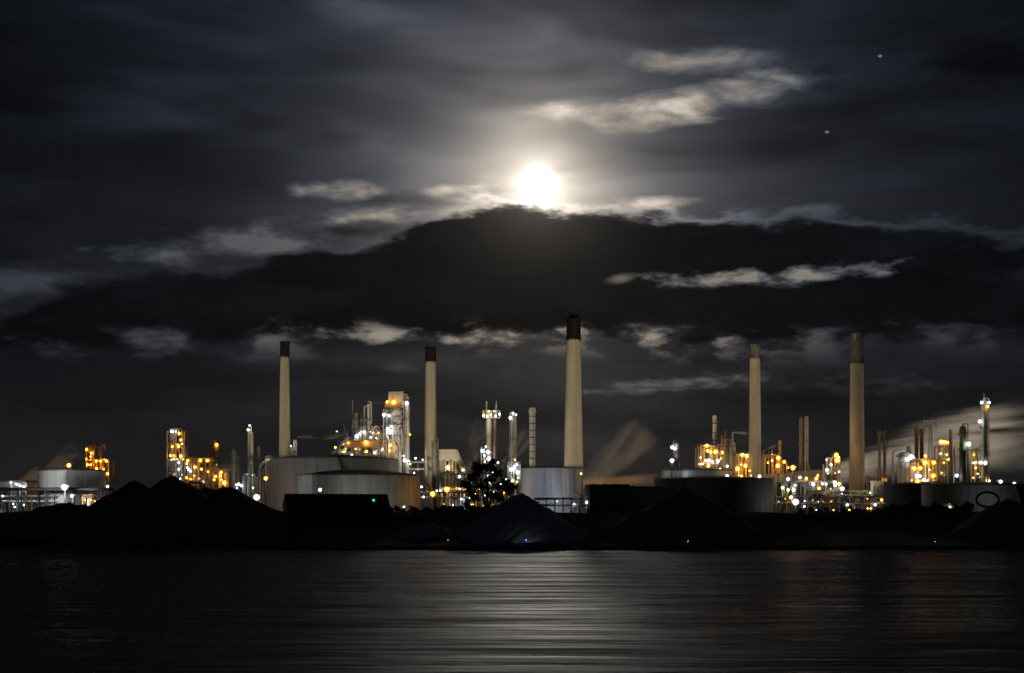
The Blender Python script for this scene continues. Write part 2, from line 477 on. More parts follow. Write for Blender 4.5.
    def spot(s, px, py, target, power, col=(1, 0.9, 0.72), cone=40, dy=-6.0, size=1.0):
        d = bpy.data.lights.new('flood', 'SPOT'); d.energy = power; d.color = col
        d.spot_size = R(cone); d.spot_blend = 0.6; d.shadow_soft_size = size
        o = bpy.data.objects.new('flood_beam', d); COL.objects.link(o); o.parent = s.e
        loc = s.P(px, py, dy); o.location = loc
        o.rotation_euler = (target - (loc + s.base)).to_track_quat('-Z', 'Y').to_euler()
        return o

def sub(o, part):
    """make a piece the sub-part of an unrotated, unscaled part"""
    o.parent = part; o.location = Vector(o.location) - Vector(part.location)
    return o
def gpy(Y): return HZ + (CAMZ - GROUND) * F / Y       # picture row of the yard at a depth

# ------------------------------------------------------------------ terrain, water
def smooth(a, b, v):
    t = np.clip((v - a) / (b - a), 0, 1); return t * t * (3 - 2 * t)
rng = np.random.default_rng(3)
def fnoise(x, seed, base, octs=4):
    r = np.random.default_rng(seed); out = 0 * x
    for k in range(octs):
        f = base * 2 ** k
        out = out + np.sin(x * f * 2 * math.pi + r.uniform(0, 6.28)) * r.uniform(0.6, 1) / 1.7 ** k
    return out
def terrain_z(x, Y):
    sh = 744 + fnoise(x, 5, 1 / 400.0) * 5 + fnoise(x + Y * 0.3, 6, 1 / 60.0) * 3.2
    d = Y - sh
    z = -2.5 + 4.8 * smooth(-6, 9, d) + 3.6 * smooth(8, 60, d) + 6.0 * smooth(45, 118, d)
    # flood embankment in front of the works
    crest = 19.8 + fnoise(x, 8, 1 / 260.0) * 0.35 + fnoise(x, 9, 1 / 45.0) * 0.25
    b = smooth(858, 884, Y) * (1 - smooth(888, 908, Y))
    z = z + (crest - 12.0) * b
    z = z + fnoise(x * 0.7 + Y * 1.3, 11, 1 / 33.0) * 0.22 * smooth(3, 12, d) * (1 - smooth(900, 912, Y))
    return z
def tz(x, Y): return float(terrain_z(np.array([float(x)]), np.array([float(Y)]))[0])
def build_terrain():
    ys = np.concatenate([np.arange(728, 915, 2.5), [930, 1000, 1400, 2500, 6000, 14000]])
    xs = np.concatenate([[-9000, -4000, -1800, -1000], np.arange(-640, 641, 4.0), [1000, 1800, 4000, 9000]])
    X, Yg = np.meshgrid(xs, ys)
    Z = terrain_z(X, Yg)
    V = np.stack([X, Yg, Z], -1).reshape(-1, 3)
    nx = len(xs); fs = []
    for j in range(len(ys) - 1):
        for i in range(nx - 1):
            a = j * nx + i; fs.append((a, a + 1, a + 1 + nx, a + nx))
    o = mesh_obj('ground', V.tolist(), fs, 'earth', smooth=True); struct(o)
build_terrain()

def build_water():
    m = bpy.data.materials.new('water'); m.use_nodes = True
    t = m.node_tree; t.nodes.remove(t.nodes['Principled BSDF'])
    b = t.nodes.new('ShaderNodeBsdfGlossy'); b.distribution = 'BECKMANN'; b.inputs['Color'].default_value = (0.20, 0.20, 0.20, 1)
    df = t.nodes.new('ShaderNodeBsdfDiffuse'); df.inputs['Color'].default_value = (0.13, 0.135, 0.14, 1)
    ad = t.nodes.new('ShaderNodeAddShader'); t.links.new(b.outputs[0], ad.inputs[0]); t.links.new(df.outputs[0], ad.inputs[1])
    t.links.new(ad.outputs[0], t.nodes['Material Output'].inputs[0])
    g = t.nodes.new('ShaderNodeNewGeometry'); pos = g.outputs['Position']
    n1 = noise(t, pos, 1.0, 6, 0.62, 0.3, scl=(0.013, 0.12, 1))
    n2 = noise(t, pos, 1.0, 5, 0.6, 0.3, loc=(3, 8, 0), scl=(0.0045, 0.022, 1))
    n3 = noise(t, pos, 1.0, 4, 0.6, 0.3, loc=(13, 5, 0), scl=(0.05, 0.6, 1))
    rough = 0.46 + (n1 - 0.5) * 1.1 + (n2 - 0.5) * 0.5
    t.links.new(rough.max(0.36).min(0.66).s, b.inputs['Roughness'])
    h = n1 * 2.4 + n2 * 9.0 + n3 * 0.5
    bp = t.nodes.new('ShaderNodeBump'); bp.inputs['Strength'].default_value = 1.0; bp.inputs['Distance'].default_value = 1.4
    t.links.new(h.s, bp.inputs['Height']); t.links.new(bp.outputs[0], b.inputs['Normal'])
    MATS['water'] = m
    o = mesh_obj('river_water', [(-9000, -300, 0), (9000, -300, 0), (9000, 790, 0), (-9000, 790, 0)], [(0, 1, 2, 3)], 'water')
    struct(o)
    # river bed and near bank under the camera
    o = mesh_obj('river_bed', [(-9000, -400, -4), (9000, -400, -4), (9000, 740, -4), (-9000, 740, -4)], [(0, 1, 2, 3)], 'earth'); struct(o)
build_water()

def rocks():
    r = np.random.default_rng(21); bm = bmesh.new()
    for i in range(520):
        x = r.uniform(-300, 300); Y = 744 + float(fnoise(np.array([x]), 5, 1 / 400.0)[0]) * 5 + float(fnoise(np.array([x + 744 * .3]), 6, 1 / 60.0)[0]) * 3.2 + r.uniform(-2, 5)
        z = tz(x, Y); sz = r.uniform(.4, 1.3)
        m_ = Matrix.Translation((x, Y, z)) @ Matrix.Rotation(r.uniform(0, 6), 4, 'Z') @ Matrix.Rotation(r.uniform(0, 3), 4, 'X') @ Matrix.Diagonal((sz, sz * r.uniform(.6, 1), sz * r.uniform(.5, .8), 1))
        bmesh.ops.create_icosphere(bm, subdivisions=1, radius=1.0, matrix=m_)
    for v in bm.verts: v.co += Vector(r.normal(0, .08, 3))
    me = bpy.data.meshes.new('shore_rubble'); bm.to_mesh(me); bm.free(); me.materials.append(MATS['heap_coal'])
    o = bpy.data.objects.new('shore_rubble', me); COL.objects.link(o)
    tag(o, 'dark rubble strewn along the waterline', 'rubble'); o['kind'] = 'stuff'
rocks()

# ------------------------------------------------------------------ heaps on the quay
def heap(label, peaks, Y, m, base_px, seed, depth=None):
    """peaks: (px, py, spread px); one mound with straight flanks at the angle of repose"""
    x0, x1 = base_px
    Xa, Xb = P(x0, 0, Y).x, P(x1, 0, Y).x
    pk = []
    for (px, py, sl) in peaks:
        p = P(px, py, Y); pk.append((p.x, p.z, sl))
    hmax = max(p[1] for p in pk) - 6
    dpt = hmax / min(p[2] for p in pk) + 6
    xs = np.linspace(Xa, Xb, 110); ys = np.linspace(Y - dpt, Y + dpt, 46)
    X, YY = np.meshgrid(xs, ys)
    Z = np.full_like(X, -50.0)
    for (cx, cz, sl) in pk:
        r = np.sqrt((X - cx) ** 2 + ((YY - Y) * 1.0) ** 2)
        cone = cz - sl * (np.sqrt(r * r + 2.2) - 1.48)
        Z = np.maximum(Z, cone)
    r2 = np.random.default_rng(seed)
    nz = 0
    for k in range(10):
        fx, fy = r2.normal(0, 0.12, 2) * (1 + k * 0.4)
        nz = nz + np.sin(X * fx + YY * fy + r2.uniform(0, 6)) * 0.46 / (1 + k * 0.15)
    Z = Z + nz + r2.normal(0, 0.08, Z.shape)
    T = terrain_z(X, YY)
    Z = np.where(Z < T - 1.0, T - 1.0, Z)
    base = Vector(((Xa + Xb) / 2, Y, tz((Xa + Xb) / 2, Y)))
    V = np.stack([X - base.x, YY - base.y, Z - base.z], -1).reshape(-1, 3)
    nx = len(xs); fs = []
    for j in range(len(ys) - 1):
        for i in range(nx - 1):
            a = j * nx + i; fs.append((a, a + 1, a + 1 + nx, a + nx))
    o = mesh_obj('stone_heap' if m != 'heap_coal' else 'spoil_heap', V.tolist(), fs, m, smooth=True)
    o.location = base
    tag(o, label, 'heap', 'heaps on the quay')
heap('twin-peaked black spoil heap rising highest at the left of the quay', [(134, 479, .72), (173, 475, .70)], 812, 'heap_coal', (60, 232), 1, 44)
heap('low rounded black spoil heap right of the twin-peaked heap', [(205, 487, .42), (226, 486, .50)], 834, 'heap_coal', (180, 300), 2, 26)
heap('low dark mound below the white tank at the far left', [(66, 502, .26), (40, 507, .30)], 838, 'heap_coal', (-20, 130), 3, 26)
heap('grey conical stone heap in front of the ribbed steel tank', [(522, 494, .62)], 806, 'heap', (445, 600), 4, 34)
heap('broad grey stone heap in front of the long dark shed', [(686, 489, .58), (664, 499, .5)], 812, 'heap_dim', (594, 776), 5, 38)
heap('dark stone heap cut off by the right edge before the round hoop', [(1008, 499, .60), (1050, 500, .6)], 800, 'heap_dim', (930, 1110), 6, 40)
heap('low dark stone heap between hut and conical heap', [(432, 524, .34)], 806, 'heap', (395, 478), 7, 18)

# ------------------------------------------------------------------ big chimneys
def chimney(label, px, Y, ytop, yb, wtop, wbot, ycap, capmat, bands=10, rod=False, crown=False, patch=False):
    t = Thing('chimney', label, 'chimney', px, Y, group='tall concrete chimneys')
    gy = gpy(Y)
    def rad(py):
        f = (py - ytop) / (yb - ytop); return t.m(wtop + (wbot - wtop) * f) / 2
    ys = np.linspace(gy, ycap, bands + 1)
    shaft = t.lathe('shaft', 'concrete', px, gy, [(rad(py), t.m(gy - py)) for py in ys], n=48)
    for py in ys[1:-1]:
        r = rad(py); sub(t.lathe('construction_joint', 'concrete', px, py, [(r + .01, -0.2), (r + .05, -0.15), (r + .05, 0.15), (r + .01, 0.2)], n=48), shaft)
    ht = t.m(ycap - ytop)
    rc, rt = rad(ycap) + 0.12, rad(ytop) + 0.12
    cap = t.lathe('cap', capmat, px, ycap, [(rc, 0.05), (rc * 0.5 + rt * 0.5, ht * 0.5), (rt, ht - 1.4), (rt + 0.35, ht - 1.3), (rt + 0.35, ht - 0.4), (rt, ht - 0.3), (rt, ht), (rt * 0.72, ht), (rt * 0.70, ht - 2)], n=40)
    t.ring(px, ycap + 1.2, rad(ycap) * 1.0, h=1.5, name='gallery').scale = (rad(ycap) * 0.74, rad(ycap) * 0.74, 1.3)
    # ladder up the near side
    t.bar('ladder', 'dark_steel', (px + wtop * 0.18, gy), (px + wtop * 0.14, ytop + 1), 0.07, 'box', dy=-rad(gy) - 0.1, dy2=-rad(ytop) - 0.35)
    if crown:
        t.lathe('flue', 'soot', px, ytop, [(rt * 0.62, -1), (rt * 0.60, t.m(3.2)), (rt * 0.66, t.m(3.3)), (rt * 0.66, t.m(4.2)), (rt * 0.4, t.m(4.2))], n=24)
    if rod: t.bar('lightning_rod', 'dark_steel', (px - wtop * 0.3, ytop), (px - wtop * 0.3, ytop - 4.5), 0.22)
    if patch:
        t.box('patch_panel', 'galv', px - wtop * 0.34, px - wtop * 0.22, ytop + 2.6, ytop + 8.5, 0.4, dy=-rad(ytop) * 0.86 - 0.35)
    for py in np.linspace(ycap + 12, gy - 12, 5):
        sub(t.add('inspection_hatch', prim('box', 'dark_steel'), t.P(px - wtop * 0.1, py, -rad(py) + 0.05), (0.6, 0.4, 0.8)), shaft)
    return t
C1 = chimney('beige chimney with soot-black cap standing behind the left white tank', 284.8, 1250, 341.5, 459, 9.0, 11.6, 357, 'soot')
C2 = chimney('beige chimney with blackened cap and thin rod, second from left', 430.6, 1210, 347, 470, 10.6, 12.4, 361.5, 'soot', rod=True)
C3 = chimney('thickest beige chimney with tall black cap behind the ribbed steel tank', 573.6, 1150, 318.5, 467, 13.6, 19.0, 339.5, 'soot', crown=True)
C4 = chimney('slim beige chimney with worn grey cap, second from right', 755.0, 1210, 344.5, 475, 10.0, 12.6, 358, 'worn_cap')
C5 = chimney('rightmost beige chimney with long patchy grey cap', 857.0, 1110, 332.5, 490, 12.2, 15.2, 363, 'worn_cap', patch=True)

# ------------------------------------------------------------------ storage tanks
def tank(label, px, Y, r_px, ytop, m, npan, roof=4.0, rim='dark_steel', ribs=False, stair=None, courses=2, top_rail=True):
    t = Thing('storage_tank', label, 'tank', px, Y, group='round storage tanks')
    r = t.m(r_px); H = t.P(px, ytop).z           # wall height above the yard
    # wall panels: one shared curved plate, turned round the axis
    n = 5; vs = []; fs = []
    da = 2 * math.pi / npan
    gap = min(0.14 / r, da * 0.04)
    for i in range(n):
        th = -da / 2 + gap + (da - 2 * gap) * i / (n - 1)
        for rr in (r, r - 0.25):
            for z in (0.0, 1.0): vs.append((rr * math.sin(th), -rr * math.cos(th), z))
    for i in range(n - 1):
        a = i * 4; b = a + 4
        fs += [(a, b, b + 1, a + 1), (a + 2, a + 3, b + 3, b + 2), (a + 1, b + 1, b + 3, a + 3), (a, a + 2, b + 2, b)]
    fs += [(0, 1, 3, 2), ((n - 1) * 4, (n - 1) * 4 + 2, (n - 1) * 4 + 3, (n - 1) * 4 + 1)]
    me = bpy.data.meshes.new('wall_panel'); me.from_pydata(vs, [], fs); me.update(); me.materials.append(MATS[m])
    for k in range(npan):
        o = t.add('wall_panel', me, (0, 0, 0), (1, 1, H)); o.rotation_euler = (0, 0, da * k)
    gy = gpy(Y)
    t.lathe('inner_shell', 'roof_dark', px, gy, [(r - 0.3, 0), (r - 0.3, H - 0.1)], n=64)
    roof_o = t.lathe('roof', 'roof_dark', px, gy, [(r + 0.02, H + 0.01), (r + 0.02, H + 0.25), (r * 0.66, H + roof * 0.55), (r * 0.33, H + roof * 0.9), (0.5, H + roof)], n=64)
    t.lathe('wind_girder', rim, px, gy, [(r + 0.03, H - 0.7), (r + 0.55, H - 0.65), (r + 0.55, H - 0.3), (r + 0.03, H - 0.25)], n=64)
    for c in range(1, courses):
        z = H * c / courses
        t.lathe('hoop', m, px, gy, [(r + 0.01, z - 0.18), (r + 0.14, z - 0.15), (r + 0.14, z + 0.15), (r + 0.01, z + 0.18)], n=64)
    if ribs:
        for k in range(npan):
            th = da * (k + 0.5)
            t.add('rib', prim('box', m), ((r + 0.12) * math.sin(th), -(r + 0.12) * math.cos(th), H / 2), (0.36, 0.36, H - 1.6), Quaternion((0, 0, 1), th))
    if top_rail:
        npost = int(max(16, r * 1.1))
        bm = bmesh.new()
        for k in range(npost):
            th = 2 * math.pi * k / npost
            bmesh.ops.create_cube(bm, size=1.0, matrix=Matrix.Translation(((r - 0.2) * math.sin(th), -(r - 0.2) * math.cos(th), H + 0.9)) @ Matrix.Diagonal((0.16, 0.16, 1.6, 1)))
        for zz in (1.1, 1.7):
            prev = None
            for k in range(65):
                th = 2 * math.pi * k / 64
                ring = [bm.verts.new(((r - 0.2 + a) * math.sin(th), -(r - 0.2 + a) * math.cos(th), H + zz + b)) for a, b in ((-.07, -.07), (.07, -.07), (.07, .07), (-.07, .07))]
                if prev:
                    for j in range(4): bm.faces.new((prev[j], ring[j], ring[(j + 1) % 4], prev[(j + 1) % 4]))
                prev = ring
        me2 = bpy.data.meshes.new('railing'); bm.to_mesh(me2); bm.free(); me2.materials.append(MATS['dark_steel'])
        sub(t.add('railing', me2, (0, 0, 0), (1, 1, 1)), roof_o)
    if stair:                                    # spiral stair: (angle at top, angle at bottom) in degrees, 0 faces the river
        a0, a1 = stair
        bm = bmesh.new(); ns = 30
        for k in range(ns):
            f = k / (ns - 1); th = R(a0 + (a1 - a0) * f); z = H * (1 - f)
            mt = Matrix.Rotation(th, 4, 'Z') @ Matrix.Translation((0, -(r + 0.8), z)) @ Matrix.Diagonal((abs(a1 - a0) / ns * r * 0.0175 * 1.35, 1.5, 0.9, 1))
            bmesh.ops.create_cube(bm, size=1.0, matrix=mt)
            mt = Matrix.Rotation(th, 4, 'Z') @ Matrix.Translation((0, -(r + 1.5), z + 1.3)) @ Matrix.Diagonal((0.16, 0.16, 1.8, 1))
            bmesh.ops.create_cube(bm, size=1.0, matrix=mt)
        me3 = bpy.data.meshes.new('stair'); bm.to_mesh(me3); bm.free(); me3.materials.append(MATS['dark_steel'])
        t.add('stair', me3, (0, 0, 0), (1, 1, 1))
    t.r, t.H = r, H
    return t
T1 = tank('white storage tank with sloping stair at the far left', 71.5, 1010, 32.5, 470.5, 'tank_white', 20, 2.0, stair=(-60, -18))
T2 = tank('very large pale storage tank behind the hut and corrugated tank', 332, 1085, 66, 459.5, 'tank_white', 36, 3.5, stair=(12, 34), courses=2)
T3 = tank('corrugated grey storage tank with dark domed rim behind the hut', 359, 985, 61, 475.5, 'tank_grey', 40, 4.2, ribs=True, rim='dark_steel', courses=1, top_rail=False)
T4 = tank('ribbed bluish steel tank at the foot of the thickest chimney', 552, 975, 30.5, 468, 'tank_steel', 40, 1.6, ribs=True, rim='dark_steel', courses=1)
T5 = tank('pale low tank beside the purple-lit stack', 696, 1110, 36, 470.5, 'tank_steel', 30, 1.5, courses=1)
T6 = tank('wide dark domed tank behind the broad grey heap', 714, 962, 59, 479.5, 'tank_dark', 40, 2.2, courses=3, stair=(-40, -20))
T7 = tank('dark storage tank left of the largest right-hand tank', 913, 1005, 32, 485, 'tank_dark', 28, 1.5)
T8 = tank('largest dark storage tank at the right edge with round hoop before it', 973, 935, 49.5, 485, 'tank_dark', 40, 1.6, stair=(30, 52), courses=3)
tank('small grey tank at the right edge behind the largest dark tank', 1016, 1030, 6, 485, 'tank_white', 12, 0.6, courses=1)

# ------------------------------------------------------------------ columns, stacks
def column(label, px, Y, w, ytop, m='steel', plats=(), name='process_column', cat='column', lamps=(), head=None, pipe=True, group='process columns', rod=0, taper=1.0, ladder=True):
    t = Thing(name, label, cat, px, Y, group=group)
    gy = gpy(Y); r = t.m(w) / 2; h = t.m(gy - ytop)
    prof = [(r * 1.25, 0), (r * 1.25, 3), (r, 6), (r * (1 + (taper - 1) * .5), h * .5), (r * taper, h - r), (r * taper * 0.8, h - r * 0.35), (r * taper * 0.3, h)]
    shell = t.lathe('shell', m, px, gy, prof, n=20)
    for py in np.linspace(ytop + 8, gy - 8, max(3, int((gy - ytop) / 11))):
        sub(t.lathe('flange', m, px, py, [(r * 1.01, 0), (r * 1.10, 0.12), (r * 1.10, 0.55), (r * 1.01, 0.7)], n=20), shell)
    for py in plats: t.ring(px, py, r * 1.02, h=1.9)
    if pipe:
        s = random.choice((-1, 1))
        t.tube('riser_pipe', m, [(px, ytop + 0.4, -0.2), (px, ytop - 1.6, -0.2), (px + s * w * 0.72, ytop - 1.6, -0.3), (px + s * w * 0.72, gy, -0.3)], max(0.3, r * 0.16))
    if ladder:
        t.bar('ladder', 'dark_steel', (px - w * 0.2, gy), (px - w * 0.2, ytop + 2), 0.22, 'box', dy=-r - 0.25)
    if rod: t.bar('rod', m, (px, ytop), (px, ytop - rod), 0.3)
    if head:
        t.lathe('head', m, px, ytop + head, [(r * 1.0, 0), (r * 1.35, 0.4), (r * 1.35, t.m(head) - 0.5), (r * 1.1, t.m(head)), (r * 0.8, t.m(head))], n=20)
    t.lamps(lamps, dy=-r - 1.6)
    return t
def stack(label, px, Y, w, ytop, m='pale', rings=(), lip=1.18, lamps=(), group='thin stacks', name='exhaust_stack', cat='stack'):
    t = Thing(name, label, cat, px, Y, group=group)
    gy = gpy(Y); r = t.m(w) / 2; h = t.m(gy - ytop)
    shaft = t.lathe('shaft', m, px, gy, [(r * 1.3, 0), (r * 1.05, h * 0.3), (r, h * 0.55), (r, h - 4.2)], n=20)
    t.lathe('lip', m, px, gy, [(r, h - 4.2), (r * lip, h - 4.0), (r * lip, h - 1.9), (r * 1.02, h - 1.6), (r * 1.02, h), (r * 0.85, h), (r * 0.8, h - 2.0)], n=20)
    for py in rings:
        sub(t.lathe('band', 'dark_steel', px, py, [(r * 1.02, 0), (r * 1.16, 0.15), (r * 1.16, 0.75), (r * 1.02, 0.9)], n=20), shaft)
    t.bar('ladder', 'dark_steel', (px + w * 0.15, gy), (px + w * 0.15, ytop + 3), 0.18, 'box', dy=-r * 1.12 - 0.2)
    t.lamps(lamps, dy=-r - 1.6)
    return t

# ------------------------------------------------------------------ process units: steel frames full of vessels and pipes
def unit(label, x0, x1, ytop, Y, nx=3, levels=3, m='brown_steel', depth=16.0, seed=0, lamps=(), vessels=3, pipes=5, name='process_unit', steps=None, vm=('steel', 'pale', 'brown_steel'), brace=True, lr=1.0):
    rg = random.Random(seed)
    t = Thing(name, label, 'process unit', (x0 + x1) / 2, Y, group='lit process units')
    gy = gpy(Y); zh = depth / 2
    xs = [x0 + (x1 - x0) * i / (nx - 1) for i in range(nx)]
    tops = steps or [ytop] * nx
    lev = [gy + (ytop - gy) * (k + 1) / levels for k in range(levels)]
    for x, tp in zip(xs, tops):
        for d in (-zh, zh): t.bar('post', m, (x, gy), (x, tp), 0.42, 'box', dy=d)
    for py in lev:
        ok = [x for x, tp in zip(xs, tops) if tp <= py + 0.6]
        if len(ok) < 2: continue
        a, b = ok[0], ok[-1]
        t.box('deck', 'dark_steel', a - 0.4, b + 0.4, py, py + 0.55, depth + 1.0)
        t.bar('handrail', m, (a - 0.4, py - 1.9), (b + 0.4, py - 1.9), 0.13, 'box', dy=-zh - 0.4)
        t.bar('handrail', m, (a - 0.4, py - 1.0), (b + 0.4, py - 1.0), 0.11, 'box', dy=-zh - 0.4)
    if brace:
        for i in range(nx - 1):
            for k in range(levels):
                p = lev[k]; q = lev[k - 1] if k else gy
                if max(tops[i], tops[i + 1]) > p + 0.6: continue
                if rg.random() < 0.6:
                    aa, bb = ((xs[i], q), (xs[i + 1], p)) if rg.random() < 0.5 else ((xs[i], p), (xs[i + 1], q))
                    t.bar('brace', m, aa, bb, 0.24, 'box', dy=-zh)
    for v in range(int(vessels * 1.4)):
        k = rg.randrange(levels); q = lev[k - 1] if k else gy; p = lev[k]
        x = rg.uniform(x0 + 1.5, x1 - 1.5)
        if rg.random() < 0.55:
            w = rg.uniform(2.4, 4.4)
            t.vessel('vessel', rg.choice(vm), x, w, max(p - rg.uniform(0, 3), ytop - 3), q, dy=rg.uniform(-zh * .5, zh * .5))
        else:
            L = rg.uniform(4, 8); a = max(x0, min(x - L / 2, x1 - L))
            t.drum('drum', rg.choice(vm), a, a + L, q - rg.uniform(2.0, 3.0), rg.uniform(1.0, 1.8), dy=rg.uniform(-zh * .6, 0))
    for v in range(int(pipes * 1.7)):
        a = rg.uniform(x0, x1); b = rg.uniform(x0, x1); k = rg.randrange(levels)
        p = lev[k] - rg.uniform(0.5, 2.5); q = gy if rg.random() < .5 else (lev[k - 1] if k else gy)
        d = -zh + rg.uniform(-1.4, 1.5)
        if abs(a - b) < 1.5: b = a + 3
        t.tube('pipe', rg.choice(vm), [(a, q, d), (a, p, d), (b, p, d), (b, p + rg.uniform(2, 7), d)], rg.uniform(0.28, 0.6))
    t.lamps(lamps, dy=-zh - 2.0, r=lr)
    kinds = [l[2] for l in lamps] or ['o']
    for i in range(int((x1 - x0) * levels * 0.20)):          # small lamps added at random for denser sparkle and amber light
        py = rg.choice(lev) - rg.uniform(0.8, 2.4); x = rg.uniform(x0, x1)
        tp = min(tp_ for x_, tp_ in zip(xs, tops) if abs(x_ - x) <= (x1 - x0) / (nx - 1) + 0.01)
        if py < tp: continue
        kd = rg.choice(kinds + ['o', 'y'])
        t.lamp(x, py, kd, rg.uniform(0.25, 0.52), -zh - rg.uniform(0.8, 2.0))
    return t

def pipe_rack(label, x0, x1, y_pipes, Y, m='steel', nb=6, pm=('steel', 'pale', 'galv'), r=0.5, lamps=(), post='dark_steel', name='pipe_rack'):
    t = Thing(name, label, 'pipe rack', (x0 + x1) / 2, Y, group='pipe racks')
    gy = gpy(Y)
    for i, py in enumerate(y_pipes):
        for d in (-1.6, 1.6):
            t.bar('pipe', pm[(i + (d > 0)) % len(pm)], (x0, py), (x1, py), r * (1.0 if (i + (d > 0)) % 2 else 0.7), 'cyl', dy=d)
        t.bar('edge_beam', post, (x0, py + 1.0), (x1, py + 1.0), 0.22, 'box', dy=-3.0)
    for k in range(nb):
        x = x0 + (x1 - x0) * (k + 0.5) / nb
        for d in (-3.0, 3.0): t.bar('post', post, (x, gy), (x, min(y_pipes) - 1), 0.32, 'box', dy=d)
        for py in y_pipes:
            a = t.P(x, py + 1.1, -3.2); b = t.P(x, py + 1.1, 3.2); t.bar3('cross_beam', post, a, b, 0.28, 'box')
    t.lamps(lamps, dy=-4.5)
    return t

def mast(label, px, Y, ylamp, kind, r, m='dark_steel', heads=1, z=None, name='floodlight_mast'):
    t = Thing(name, label, 'floodlight mast', px, Y, z=GROUND if z is None else z, group='floodlight masts')
    g = HZ + (CAMZ - (GROUND if z is None else z)) * F / Y
    t.lathe('pole', m, px, g, [(0.55, 0), (0.42, t.m(g - ylamp) * 0.6), (0.28, t.m(g - ylamp) + 0.5)], n=10)
    t.box('cross_arm', m, px - 2.2 * r, px + 2.2 * r, ylamp - 0.9 * r, ylamp - 0.4 * r, 0.4)
    for i in range(heads):
        o = (i - (heads - 1) / 2) * r * 2.0
        t.lamp(px + o, ylamp, kind, r, dy=-1.2)
    return t

# ================================================================== far left
unit('tall and stepped orange-lit frame behind the white tank at far left', 89, 111, 446, 1110, 4, 5, 'orange_clad', 14, 11,
     [(90, 450, 'o'), (95, 453.5, 'o'), (91, 465, 'o'), (94, 465, 'o', .8), (99.5, 461.5, 'o'), (104, 461.5, 'o'), (109.5, 461.5, 'o'),
      (100, 469, 'o', 1.2), (107, 469.5, 'o'), (110.7, 474, 'o', 1.1), (94, 457, 'o', .7)], 5, 8, steps=[446, 446, 459, 461], vm=('orange_clad', 'steel', 'brown_steel'))
t = Thing('lattice_crown', 'bare lattice frame crowning the orange-lit unit at far left', 'frame', 95, 1114, z=P(95, 446, 1114).z)
for a in (88, 95, 102.5): t.bar('post', 'steel', (a, 446), (a, 443.6), 0.25, 'box')
t.bar('top_beam', 'steel', (87, 443.8), (103, 443.8), 0.3, 'box')
t = Thing('control_building', 'pale block building with four white lamps at the left edge', 'building', 8, 1050, group=None)
gy = gpy(1050)
t.box('wall', 'tank_grey', -14, 26, 482, gy, 24, dy=12)
t.box('roof', 'roof_dark', -14.4, 26.4, 480.4, 482, 25, dy=12)
for i, x in enumerate((-4, 3, 10, 17, 22)):
    f = t.box('window', 'dark_steel', x, x + 3.2, 492, 498, 0.4, dy=-0.3)
for x in (12, 20, 27): t.bar('drain_pipe', 'pale', (x, 483), (x, gy), 0.9, 'rod', dy=-1.2)
t.lamps([(12.8, 482.5, 'w', .9), (18.5, 484.5, 'w', .9), (22.5, 486, 'w', .8), (25.5, 486.8, 'w', .8)], dy=-4)
pipe_rack('pale ground-level pipe rack under the white lamps at the left edge', -8, 60, (496, 501), 985, nb=9, lamps=[(5, 496, 'g', .7), (15.5, 504, 'w', .7), (17, 507, 'w', .7), (26, 505, 'w', .6), (1.5, 512.5, 'w', .5)])
pipe_rack('dark overhead pipe bridge crossing in front of the white tank', -20, 113, (489.2,), 960, nb=5, pm=('soot', 'soot'), r=1.2, post='soot')  # no soot here: near-black colour stands in for the unlit silhouette
mm = mast('bright white floodlight on a mast before the white tank at far left', 65, 940, 487.3, 'd', 1.9)
mm.spot(65, 487.3, P(71, 492, 1010), 160000, (0.95, 0.97, 1.0), 120)
mast('orange lamp on a mast above the white tank at far left', 69.3, 1070, 465.5, 'o', 1.7)
mast('small white lamp on a mast below the big floodlight at far left', 72.5, 945, 496, 'w', 1.2)
mast('small white lamp on a mast at the right side of the white tank', 108, 950, 486.5, 'w', 0.9)
unit('low orange-lit pump frame at the right foot of the white tank', 84, 100, 497, 955, 3, 2, 'orange_clad', 6, 12, [(87, 500, 'o', .5), (93, 500, 'o', .5), (97, 501, 'o', .4)], 2, 2, brace=False)

# ------------------------------------------------------------------ left cluster
unit('tall narrow process tower studded with orange and white lamps', 169, 186, 431, 1210, 3, 6, 'steel', 12, 21,
     [(174, 432, 'w', 1.3), (178, 432, 'w', .8), (181.3, 434, 'o', 1.3), (183, 440.5, 'o', 1.1), (174.5, 447, 'o', 1.1), (181, 447, 'o', 1.2),
      (172.8, 456, 'o', 1.2), (176, 456, 'o', .8), (183, 456.5, 'o', 1.3), (181, 463, 'w', 1.1), (181, 469.5, 'w', 1.1), (182.5, 479, 'w', .8)], 7, 8, vm=('galv', 'pale', 'steel'))
column('pale vertical vessel inside the lamp-studded tower at left', 172.2, 1216, 5.0, 434, 'galv', (444, 457), ladder=False)
column('dark thin mast column on the lamp-studded tower at left', 184.5, 1222, 1.6, 428, 'dark_steel', (), pipe=False)
unit('low orange-lit pipework unit between lamp-studded tower and dark column', 187, 214, 460, 1190, 5, 3, 'brown_steel', 16, 22,
     [(190.5, 461, 'o', 1.2), (189.5, 464, 'o', .9), (203, 461, 'o', 1.3), (210, 461, 'o', 1.3), (197.7, 467.5, 'o', 1.3), (204, 469.5, 'o', 1.1), (210.5, 472, 'o', .9),
      (190, 468, 'w', 1.0), (191.5, 470, 'w', 1.1), (193.3, 471.5, 'w', .9), (189.5, 478, 'o', 1.0), (197, 476, 'o', .7)], 5, 9, vm=('orange_clad', 'steel', 'brown_steel'))
column('dark column with single orange lamp at its top, left cluster', 216, 1225, 8.2, 441, 'brown_steel', (452, 465), lamps=[(218, 445, 'o', 1.3), (217.5, 465, 'y', .7)], rod=3)
